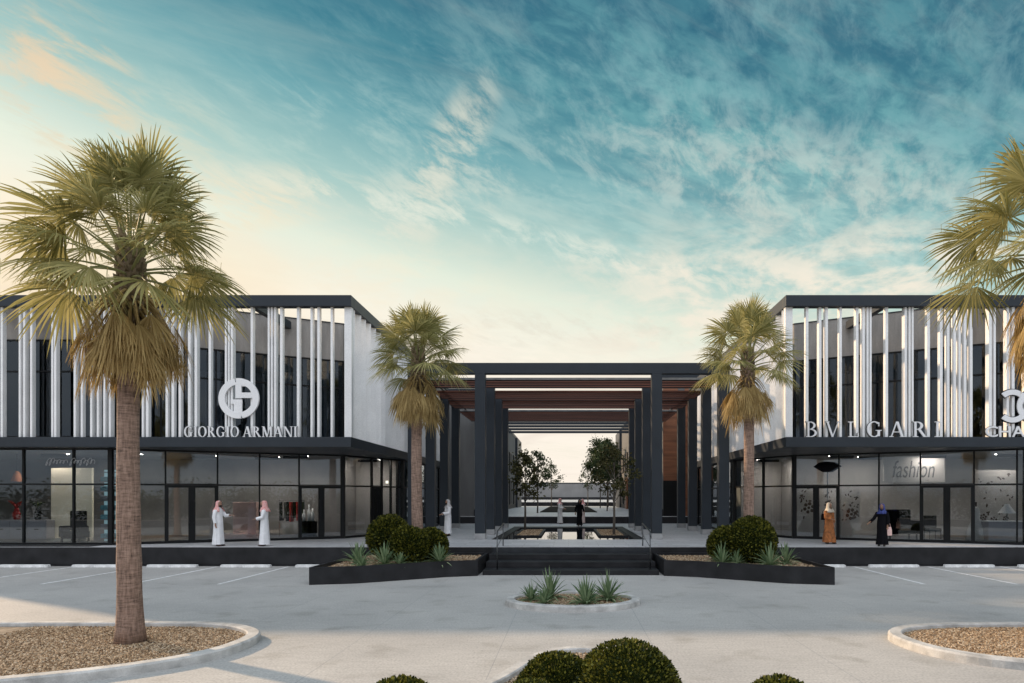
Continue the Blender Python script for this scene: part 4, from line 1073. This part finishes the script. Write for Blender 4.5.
def body_mesh(arms, lean=0, step=0, head_turn=0):
    """figure facing -Y, 1.75 m tall; arms = [(shoulder, elbow, wrist, finger direction)] for the -X and +X side"""
    V = []; Ed = []; Ra = []
    def v(p, r): V.append(Vector(p)); Ra.append(r); return len(V)-1
    pel = v((0,0,.95), (.15,.11)); sp1 = v((0,0,1.12), (.135,.10)); sp2 = v((0,-.01,1.30), (.155,.11)); nb = v((0,.0,1.45), (.07,.06)); nk = v((0,-.01,1.53), (.052,.052))
    Ed += [(pel,sp1),(sp1,sp2),(sp2,nb),(nb,nk)]
    for s in (-1, 1):
        fw = -step*s
        h = v((s*.10,0,.90), (.085,.085)); k = v((s*.10,fw*.5-.02,.50), (.058,.058)); a = v((s*.10,fw,.09), (.04,.04)); t = v((s*.11,fw-.17,.035), (.035,.028))
        Ed += [(pel,h),(h,k),(k,a),(a,t)]
    for s, (sh, el, wr, fd) in zip((-1,1), arms):
        i0 = v(sh, (.055,.055)); i1 = v(el, (.042,.042)); i2 = v(wr, (.028,.026)); Ed += [(sp2,i0),(i0,i1),(i1,i2)]
        fd = Vector(fd).normalized(); w = Vector(wr); side = fd.cross(Vector((0,0,1)));
        if side.length < .2: side = fd.cross(Vector((0,1,0)))
        side.normalize(); up = side.cross(fd)
        pm_ = v(w+fd*.07, (.034,.018)); Ed.append((i2, pm_))
        for j, (off, ln) in enumerate(((-.03,.075),(-.01,.088),(.01,.082),(.03,.062))):
            b0 = v(w+fd*.10+side*off, (.0095,.0095)); b1 = v(w+fd*(.10+ln*.55)+side*off*1.15-up*.012, (.0085,.0085)); b2 = v(w+fd*(.10+ln)+side*off*1.1-up*.035, (.007,.007))
            Ed += [(pm_,b0),(b0,b1),(b1,b2)]
        t0 = v(w+fd*.05+side*(-.045), (.011,.011)); t1 = v(w+fd*.09+side*(-.065)-up*.015, (.009,.009)); Ed += [(i2,t0),(t0,t1)]
    me = bpy.data.meshes.new('work'); me.from_pydata(V, Ed, [])
    o = bpy.data.objects.new('work', me); COL.objects.link(o)
    m = o.modifiers.new('s', 'SKIN'); m.use_smooth_shade = True
    sv = me.skin_vertices[0].data
    for i, r in enumerate(Ra): sv[i].radius = r; sv[i].use_root = (i == 0)
    m2 = o.modifiers.new('d', 'SUBSURF'); m2.levels = 1; m2.render_levels = 1
    dg = bpy.context.evaluated_depsgraph_get(); dg.update()
    bm_ = bpy.data.meshes.new_from_object(o.evaluated_get(dg)); bpy.data.objects.remove(o)
    bm = bmesh.new(); bm.from_mesh(bm_)
    # head with brow, nose, eye hollows, mouth, chin and ears
    hd = bmesh.ops.create_uvsphere(bm, u_segments=28, v_segments=20, radius=1)
    q = Quaternion((0,0,1), head_turn)
    for x in hd['verts']:
        d = x.co.copy(); p = Vector((d.x*.076, d.y*.098, d.z*.118))
        if d.z < 0: p.x *= 1+.22*d.z; p.y *= 1+.10*d.z
        f = max(0, -d.y)
        nose = math.exp(-((d.x/.16)**2+((d.z+.12)/.26)**2)); p.y -= .022*nose*f
        for sx in (-1,1): p.y += .010*math.exp(-(((d.x-sx*.40)/.18)**2+((d.z-.08)/.12)**2))*f
        p.y -= .007*math.exp(-((d.z-.24)/.1)**2)*f*math.exp(-(d.x/.6)**2)
        p.y += .006*math.exp(-((d.x/.3)**2+((d.z+.48)/.05)**2))*f; p.y -= .008*math.exp(-((d.x/.3)**2+((d.z+.78)/.16)**2))*f
        x.co = q @ p + Vector((0,-.02,1.635))
    for s in (-1,1):
        e = bmesh.ops.create_uvsphere(bm, u_segments=8, v_segments=6, radius=1)
        for x in e['verts']: x.co = q @ Vector((s*.076+x.co.x*.012, x.co.y*.02, x.co.z*.032-.005)) + Vector((0,-.02,1.635))
    bm.to_mesh(bm_); bm.free()
    r = evaluated(bm_, [('REMESH', dict(mode='VOXEL', voxel_size=.0085, use_smooth_shade=True))])
    return r

def person(label, x, y, yaw, scale, robe, scarf, arms, step=0, beard=False, ring=False, shoe='leather', hem=.07, hemw=.25, scarf_face=62, waist=1.0, z=PZ, turn=0):
    root = empty('person', (x,y,z+.002), yaw, label, 'person'); root.scale = (scale,)*3
    bm_ = body_mesh(arms, 0, step, turn); bm_.materials.clear(); bm_.materials.append(M['skin'])
    bo = bpy.data.objects.new('body', bm_); COL.objects.link(bo); bo.parent = root
    mb = MB(); n = 40; rs = []; rnd = random.Random(sum(map(ord, label)) & 255)
    ph = rnd.uniform(0,6)
    for zz, rx, ry, fold in ((hem,hemw,hemw*.82,.10),(.3,hemw*.90,hemw*.76,.08),(.55,hemw*.82,.165,.06),(.8,.195*waist,.155,.03),(.98,.188*waist,.145,.02),(1.12,.172*waist,.13,.015),(1.28,.188,.138,.01),(1.39,.185,.125,.0),(1.45,.145,.10,.0),(1.49,.085,.075,.0),(1.515,.062,.062,0)):
        row = []
        for k in range(n):
            a = 2*PI*k/n; f = 1+fold*math.sin(7*a+ph)*.7+fold*.5*math.sin(11*a+ph*2)
            yo = -step*.15*(1-zz) if zz < 1 else 0
            row.append((rx*f*math.cos(a), ry*f*math.sin(a)+yo-.0*zz, zz))
        rs.append(row)
    mb.rings(rs, True, False)
    for sh, el, wr, fd in arms:
        sh, el, wr = Vector(sh), Vector(el), Vector(wr)
        mb.tube([sh+(sh-el)*.12, sh, sh.lerp(el,.5), el, el.lerp(wr,.5), wr.lerp(el,.06)], [.05,.082,.074,.068,.064,.066], 12, cap=False)
    mb.build('robe', M[robe], root, smooth=True)
    for s in (-1,1):
        sh = MB(); fy = -step*s; sh.ball((s*.105,fy-.09,.036), 1, 12, 8, (.048,.135,.038)); sh.build('shoe', M[shoe], root, smooth=True)
    # head cloth
    mb = MB(); rs = []; g = R(scarf_face); m_ = 26; q = Quaternion((0,0,1), turn)
    prof = ((1.765,.02,1.5,0),(1.755,.055,1.3,0),(1.735,.085,1.1,0),(1.70,.102,1.0,0),(1.65,.108,1,.0),(1.58,.112,1,.012),(1.52,.122,1,.015),(1.46,.15,1,.02),(1.40,.185,1,.03),(1.34,.20,1,.035))
    for zz, rr, op, wv in prof:
        row = []; gg = g if zz < 1.71 else g*max(0,(1.765-zz)/.055)*.9
        if zz < 1.50: gg = g*(.75 if scarf_face > 50 else .05)
        for k in range(m_+1):
            a = -PI/2 + gg + (2*PI-2*gg)*k/m_; w = 1+wv*math.sin(9*a)*3
            p = Vector((rr*w*math.cos(a)*.95, rr*w*math.sin(a)*1.05+.0, 0)); p = q @ p; row.append((p.x, p.y-.012, zz))
        rs.append(row)
    mb.rings(rs, False, False); o = mb.build('headscarf', M[scarf], root, smooth=True, fix=False)
    so_ = o.modifiers.new('thick', 'SOLIDIFY'); so_.thickness = .006
    if ring:
        mb = MB(); mb.tube([(math.cos(2*PI*k/24)*.103,math.sin(2*PI*k/24)*.112-.012,1.705+.012*math.sin(2*PI*k/24)) for k in range(25)], .010, 6, cap=False); mb.build('head_ring', M['hair_dark'], root, smooth=True)
    if beard:
        mb = MB(); mb.ball((0,0,0), 1, 14, 8, (.062,.05,.042)); mb.v = [tuple((q @ Vector((x_,y_-.075,z_))) + Vector((0,-.02,1.555))) for x_,y_,z_ in mb.v]; mb.build('beard', M['hair_dark'], root, smooth=True)
    mb = MB()
    for s in (-1,1): mb.ball(tuple((q @ Vector((s*.031,-.092,.012))) + Vector((0,-.02,1.635))), .009, 8, 6)
    mb.build('eyes', M['hair_dark'], root, smooth=True)
    return root
def arm(s, el, wr, fd): return ((s*.175,0,1.38), el, wr, fd)
hang = lambda s: arm(s, (s*.235,.02,1.12), (s*.225,-.04,.88), (0,-.1,-1))
fwd = lambda s: arm(s, (s*.23,-.14,1.17), (s*.16,-.40,1.20), (-s*.1,-1,.05))
bent = lambda s: arm(s, (s*.235,-.03,1.13), (s*.12,-.26,1.06), (-s*.4,-1,-.1))
# facing -Y at yaw 0; yaw +90 deg faces +X, -90 deg faces -X
person('man in white robe and red checked headscarf reaching one hand right, left of a pair', wx(218.5,26.85), 26.85, R(80), 1.01, 'white_cloth', 'red_check', (hang(-1), fwd(1)), beard=True, ring=False, hemw=.24)
person('man in a white robe and red checked headscarf facing left, right of a pair', wx(264.5,26.85), 26.85, R(-75), 1.01, 'white_cloth', 'red_check', (bent(-1), bent(1)), beard=True, ring=False, hemw=.24)
person('person in pale grey robe and headscarf walking beside the left pergola columns', wx(448,33.6), 33.6, R(-60), 1.02, 'white_cloth', 'grey_scarf', (bent(-1), bent(1)), step=.12, beard=True, shoe='hair_dark', hem=.13, hemw=.215)
person('person in a pale robe standing behind the pool, left of the black figure', wx(560,48.6), 48.6, R(70), 1.03, 'grey_cloth', 'red_check', (bent(-1), bent(1)), beard=False, hemw=.23)
person('figure in a black robe standing at the far edge of the pool', wx(579.5,44.9), 44.9, R(15), .985, 'black_fabric', 'black_fabric', (arm(-1,(-.27,.02,1.13),(-.30,-.08,.93),(-.1,-.2,-1)), arm(1,(.27,.02,1.13),(.29,-.08,.95),(.1,-.2,-1))), hemw=.2, scarf_face=40, shoe='hair_dark')
person('person in a pinkish robe half hidden behind the black figure', wx(582.6,48.7), 48.7, R(-75), 1.0, 'pinkish_cloth', 'red_check', (hang(-1), bent(1)), hemw=.22)
w1 = person('woman in a long orange brown dress and pale headscarf walking past the right shop door', wx(829,28.2), 28.2, R(25), .965, 'orange_cloth', 'cream_cloth', (bent(-1), hang(1)), step=.10, hemw=.30, scarf_face=45, shoe='hair_dark', waist=1.05)
w2 = person('woman in a black robe and blue headscarf at the platform edge holding a pale bag', wx(882,26.72), 26.72, R(-35), .945, 'black_fabric', 'blue_fabric', (arm(-1,(-.30,-.06,1.15),(-.42,-.22,1.0),(-.6,-.6,-.5)), hang(1)), hemw=.23, scarf_face=45, shoe='hair_dark')
def bag(label, x, y, z, w, d, h, m):
    root = empty('handbag', (x,y,z), 0, label, 'bag')
    mb = MB(); rs = [[(sx*w/2*k, sy*d/2*k2, zz) for sx,sy in ((-1,-1),(1,-1),(1,1),(-1,1))] for zz,k,k2 in ((0,.9,1),(.02,1,1.05),(h*.6,.97,.9),(h,.85,.35))]
    mb.rings(rs); mb.build('bag_body', M[m], root, bevel=.01)
    MB().tube([(-w*.3,0,h),(-w*.22,0,h+.11),(0,0,h+.15),(w*.22,0,h+.11),(w*.3,0,h)], .009, 6).build('strap', M[m], root, smooth=True)
bag('pale pink bag hanging beside the woman in black', wx(888.5,26.75), 26.72, PZ+.42, .20, .12, .34, 'pink_lacquer')
bag('black handbag at the shoulder of the woman in orange', wx(824.2,28.25), 28.28, PZ+.98, .22, .12, .26, 'black_fabric')

# ------------------------------------------------------------------ things seen in the shops
FL = PZ+.013
def interior():
    # left shop
    r = empty('display_backdrop', (wx(71.5,30.2),30.2,FL), 0, 'tall cream display panel behind the left shop glass', 'display')
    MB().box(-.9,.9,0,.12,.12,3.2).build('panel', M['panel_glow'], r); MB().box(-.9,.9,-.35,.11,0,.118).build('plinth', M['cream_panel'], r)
    r = empty('armchair', (wx(77,29.5),29.4,FL), 0, 'dark high backed armchair in front of the cream panel', 'chair')
    MB().box(-.40,.40,-.35,.35,.14,.45).build('seat', M['black_fabric'], r, bevel=.04); MB().box(-.40,.28,.20,.36,.451,1.32).build('backrest', M['black_fabric'], r, bevel=.05)
    for s in (-1,1):
        MB().box(s*.40-.07,s*.40+.07,-.36,.19,.20,.68).build('armrest', M['black_fabric'], r, bevel=.04)
        for yy in (-.3,.3): MB().box(s*.36-.03,s*.36+.03,yy-.03,yy+.03,0,.139).build('leg', M['frame_metal'], r)
    r = empty('shelf_unit', (wx(110,29.6),29.6,FL), 0, 'pale blue lit shelf unit beside the tall palm trunk in the left shop', 'shelf')
    MB().box(-.42,.42,.25,.30,0,3.1).build('back_panel', M['shelf_glow'], r)
    for k in range(8): MB().box(-.42,.42,-.2,.248,.1+k*.41,.13+k*.41).build('shelf', M['furniture_pale'], r)
    for k in range(7):
        MB().box(-.36,.30,-.1,.2,.132+k*.41,.132+k*.41+.2).build('folded_cloth', M[('teal_cloth','furniture_pale','teal_cloth')[k%3]], r, bevel=.03)
    r = empty('sideboard', (wx(21,29.6),29.6,FL), 0, 'long pale sideboard with drawers in the left shop', 'sideboard')
    MB().box(-1.25,1.1,0,.5,.1,.92).build('cabinet', M['furniture_pale'], r, bevel=.01)
    for k in range(3): MB().box(-1.2+k*.77,-.49+k*.77,-.025,-.001,.16,.86).build('drawer', M['furniture_pale'], r, bevel=.008); MB().box(-.93+k*.77,-.76+k*.77,-.05,-.027,.5,.54).build('handle', M['frame_metal'], r)
    for px, m, lab in ((16.5,'red_fabric','red vase with stems on the sideboard'), (38,'black_fabric','dark vase with stems on the sideboard')):
        r = empty('vase', (wx(px,29.8),29.8,FL+.922), 0, lab, 'vase', 'vases on the sideboard')
        rs = [[(q*math.cos(2*PI*k/16),q*math.sin(2*PI*k/16),z) for k in range(16)] for z,q in ((0,.09),(.1,.15),(.28,.16),(.42,.07),(.5,.09))]
        MB().rings(rs).build('pot', M[m], r, smooth=True)
        mb = MB(); rn = random.Random(px)
        for k in range(16):
            a = rn.uniform(0,6.28); l = rn.uniform(.2,.42); mb.tube([(0,0,.45),(math.cos(a)*l*.4,math.sin(a)*l*.3,.45+l*.7),(math.cos(a)*l,math.sin(a)*l*.6,.45+l)], [.012,.03,.006], 4)
        mb.build('stems', M[m if m == 'red_fabric' else 'tree_leaf'], r)
    r = empty('pendant_lamp', (wx(17,29.8),29.8,CZ0-.07), 0, 'orange pendant lamp hanging in the left shop', 'lamp')
    MB().tube([(0,0,0),(0,0,-.75)], .012, 6).build('cord', M['frame_metal'], r)
    rs = [[(q*math.cos(2*PI*k/16),q*math.sin(2*PI*k/16),z) for k in range(16)] for z,q in ((-.75,.06),(-.85,.12),(-1.2,.22))]; MB().rings(rs, True, False).build('lamp_shade', M['orange_shade'], r, smooth=True)
    mb = MB(); mb.ball((0,0,-.95), .06); mb.build('bulb', M['lamp_spot'], r)
    r = empty('display_cube', (wx(247.5,31.7),31.7,FL), 0, 'large pink lacquered display cube between the two men in white, behind glass', 'display')
    MB().box(-.54,.54,-.3,.5,.22,1.68).build('cube', M['pink_lacquer'], r, bevel=.02); MB().box(-.85,.70,-.55,.6,0,.218).build('plinth', M['pink_lacquer'], r, bevel=.01)
    r = empty('clothes_rail', (wx(291,33.2),33.3,FL), 0, 'clothes rail with dark garments left of the corner door of the left shop', 'clothes rail')
    MB().tube([(-.6,0,0),(-.6,0,1.75),(.6,0,1.75),(.6,0,0)], .02, 6).build('frame', M['chrome'], r)
    rn = random.Random(4)
    for k in range(7):
        x = -.5+k*.165; MB().box(x-.03,x+.03,-.22,.22,.7+rn.uniform(0,.25),1.68).build('garment', M[rn.choice(('black_fabric','tree_leaf','red_fabric','shop_wall_dark'))], r, bevel=.02)
    for px, hh in ((304,.55),(309,.8),(312.5,.62)):
        r = empty('bottle_display', (wx(px,33.0),33.0,FL), 0, {304:'short white bottle shaped display behind the corner door glass',309:'tallest white bottle shaped display behind the corner door glass',312.5:'middle height white bottle shaped display, rightmost of three'}[px], 'display', 'white bottles in the left shop')
        MB().box(-.16,.16,-.16,.16,0,.75).build('pedestal', M['black_fabric'], r)
        rs = [[(q*math.cos(2*PI*k/12),q*math.sin(2*PI*k/12),.751+z*hh) for k in range(12)] for z,q in ((0,.075),(.6,.08),(.75,.035),(1,.035))]; MB().rings(rs).build('bottle', M['sign_white'], r, smooth=True)
    # handwriting on the left shop glass: loose white cursive strokes
    mb = MB(); rn = random.Random(12); xa, xb = wx(46,27.3), wx(94,27.3)
    for a0, a1 in ((0,.42),(.50,1)):
        pts = []; th = 0; x = xa+(xb-xa)*a0; amp = .15
        while x < xa+(xb-xa)*a1:
            pts.append((x+.055*math.cos(th)+.35*amp*math.sin(th), 27.325, 4.10+amp*math.sin(th))); th -= .5; x += .0105
            if int(-th/6.283) != int(-(th+.5)/6.283): amp = rn.choice((.06,.07,.06,.15,.08))
        mb.tube(pts, .008, 4)
    tag(mb.build('window_lettering', M['sticker_white']), 'white handwritten lettering stuck to the glass of the left shop', 'lettering')
    # right shop
    def wallpanel(px0, px1, py0, py1, Y, lab, m='shop_wall_pale'):
        x0, x1 = wx(px0,Y), wx(px1,Y); z0, z1 = max(FL, wz(py1,Y)), min(CZ0-.07, wz(py0,Y))
        r = empty('display_wall', ((x0+x1)/2,Y,z0), 0, lab, 'display'); MB().box(-(x1-x0)/2,(x1-x0)/2,0,.1,0,z1-z0).build('panel', M[m], r); return r, x0, x1, z0, z1
    def flowers(r, x0, x1, z0, z1, spots, seed):
        rn = random.Random(seed); mb = MB(); cx = (x0+x1)/2
        for fx, fz, q in spots:
            X_ = x0+(x1-x0)*fx-cx; Z_ = (z1-z0)*fz; k = 0
            for a in range(6):
                dx, dz = math.cos(a*PI/3+.3)*q, math.sin(a*PI/3+.3)*q
                poly = [(X_+dx+q*.42*math.cos(2*PI*j/10), Z_+dz+q*.42*math.sin(2*PI*j/10)) for j in range(10)]; mb.prism_xz(poly, -.006, .001)
            mb.prism_xz([(X_+q*.35*math.cos(2*PI*j/10), Z_+q*.35*math.sin(2*PI*j/10)) for j in range(10)], -.006, .001)
        for _ in range(26):
            X_ = x0+(x1-x0)*rn.uniform(.06,.94)-cx; Z_ = (z1-z0)*rn.uniform(.35,.95); q = rn.uniform(.03,.09); a = rn.uniform(0,3)
            mb.prism_xz([(X_+q*math.cos(a)*math.cos(2*PI*j/8)-q*.5*math.sin(a)*math.sin(2*PI*j/8), Z_+q*math.sin(a)*math.cos(2*PI*j/8)+q*.5*math.cos(a)*math.sin(2*PI*j/8)) for j in range(8)], -.0035, .001)
        mb.build('petal_pattern', M['petal_brown'], r)
    q = wallpanel(798,838,484,541,32.8,'pale wall with brown flower pattern behind the door of the right shop'); flowers(*q, ((.27,.55,.20),(.75,.62,.13),(.1,.75,.1)), 1)
    q = wallpanel(841,860,489,541,32.3,'narrow pale wall with brown flower pattern right of the woman in orange'); flowers(*q, ((.55,.48,.20),), 2)
    q = wallpanel(975,1016,470,541,30.6,'pale wall with brown petals blowing across at the right edge'); flowers(*q, ((.2,.32,.12),(.45,.28,.12),(.75,.30,.10)), 3)
    q = wallpanel(884,945,456,482,31.6,'pale hanging board with the word fashion in the right shop')
    text_obj('lettering', 'fashion', .5, .004, (wx(893,31.57)-(q[1]+q[2])/2, -.006, wz(477.5,31.57)-q[3]), 'ink_grey', bpy.data.objects[q[0].name], width=(42)*31.57/F, height=17*31.57/F, shear=.25)
    r = empty('sofa', (wx(903,30.6),30.9,FL), 0, 'black sofa behind the woman in black and blue', 'sofa')
    MB().box(-.62,.62,-.4,.4,.25,.62).build('seat', M['black_fabric'], r, bevel=.05); MB().box(-.62,.62,.2,.45,.622,1.35).build('backrest', M['black_fabric'], r, bevel=.06)
    for s in (-1,1):
        MB().box(s*.66-.1,s*.66+.1,-.4,.45,.26,.85).build('armrest', M['black_fabric'], r, bevel=.04)
        for yy in (-.32,.36): MB().box(s*.6-.03,s*.6+.03,yy-.03,yy+.03,0,.248).build('leg', M['frame_metal'], r)
    r = empty('dressing_chair', (wx(935,29.7),29.9,FL), 0, 'small dark armchair seen through the right hand door', 'chair')
    MB().box(-.28,.28,-.25,.25,.42,.55).build('seat', M['black_fabric'], r, bevel=.03); MB().box(-.30,.30,.2,.28,.552,1.1).build('backrest', M['black_fabric'], r, bevel=.03)
    for s in (-1,1):
        for yy in (-.22,.22): MB().tube([(s*.25,yy,0),(s*.24,yy,.43)], .018, 6).build('leg', M['chrome'], r)
    r = empty('floor_lamp', (wx(827.5,31.2),31.2,FL), 0, 'floor lamp with wide dark shade at the left of the right shop', 'lamp')
    MB().tube([(0,0,0),(0,0,3.3)], .025, 8).build('stem', M['chrome'], r); MB().tube([(0,0,.001),(0,0,.03)], .2, 20).build('base', M['frame_metal'], r)
    rs = [[(a*math.cos(2*PI*k/24),a*math.sin(2*PI*k/24),z) for k in range(24)] for z,a in ((3.05,.22),(3.3,.62),(3.48,.40),(3.55,.06))]; MB().rings(rs).build('lamp_shade', M['black_fabric'], r, smooth=True)
    r = empty('table_lamp', (wx(1007,29.2),29.2,FL), 0, 'white cone shaded lamp on a pale counter at the right edge', 'lamp')
    MB().tube([(0,0,.901),(0,0,1.25)], .03, 8).build('stem', M['chrome'], r)
    rs = [[(a*math.cos(2*PI*k/24),a*math.sin(2*PI*k/24),z) for k in range(24)] for z,a in ((1.22,.34),(1.62,.07))]; MB().rings(rs, True, False).build('lamp_shade', M['sign_white'], r, smooth=True)
    r = empty('counter', (wx(1006,29.2),29.2,FL), 0, 'pale low counter under the cone shaded lamp', 'counter')
    MB().box(-.9,.7,-.25,.35,.06,.86).build('cabinet', M['furniture_pale'], r, bevel=.01); MB().box(-.94,.74,-.28,.38,.862,.90).build('top', M['sign_white'], r, bevel=.008)
    r = empty('dress_form', (wx(976,29.6),29.6,FL), 0, 'grey gown on a stand beside the right hand door', 'dress stand')
    rs = [[(a*math.cos(2*PI*k/24)*(1+.06*math.sin(6*PI*k/12)),a*.8*math.sin(2*PI*k/24),z) for k in range(24)] for z,a in ((.05,.46),(.5,.36),(.95,.17),(1.1,.13),(1.3,.16),(1.45,.12),(1.5,.04))]; MB().rings(rs).build('gown', M['grey_cloth'], r, smooth=True)
    MB().tube([(0,0,1.45),(0,0,1.7)], [.03,.04], 8).build('neck', M['frame_metal'], r)
interior()
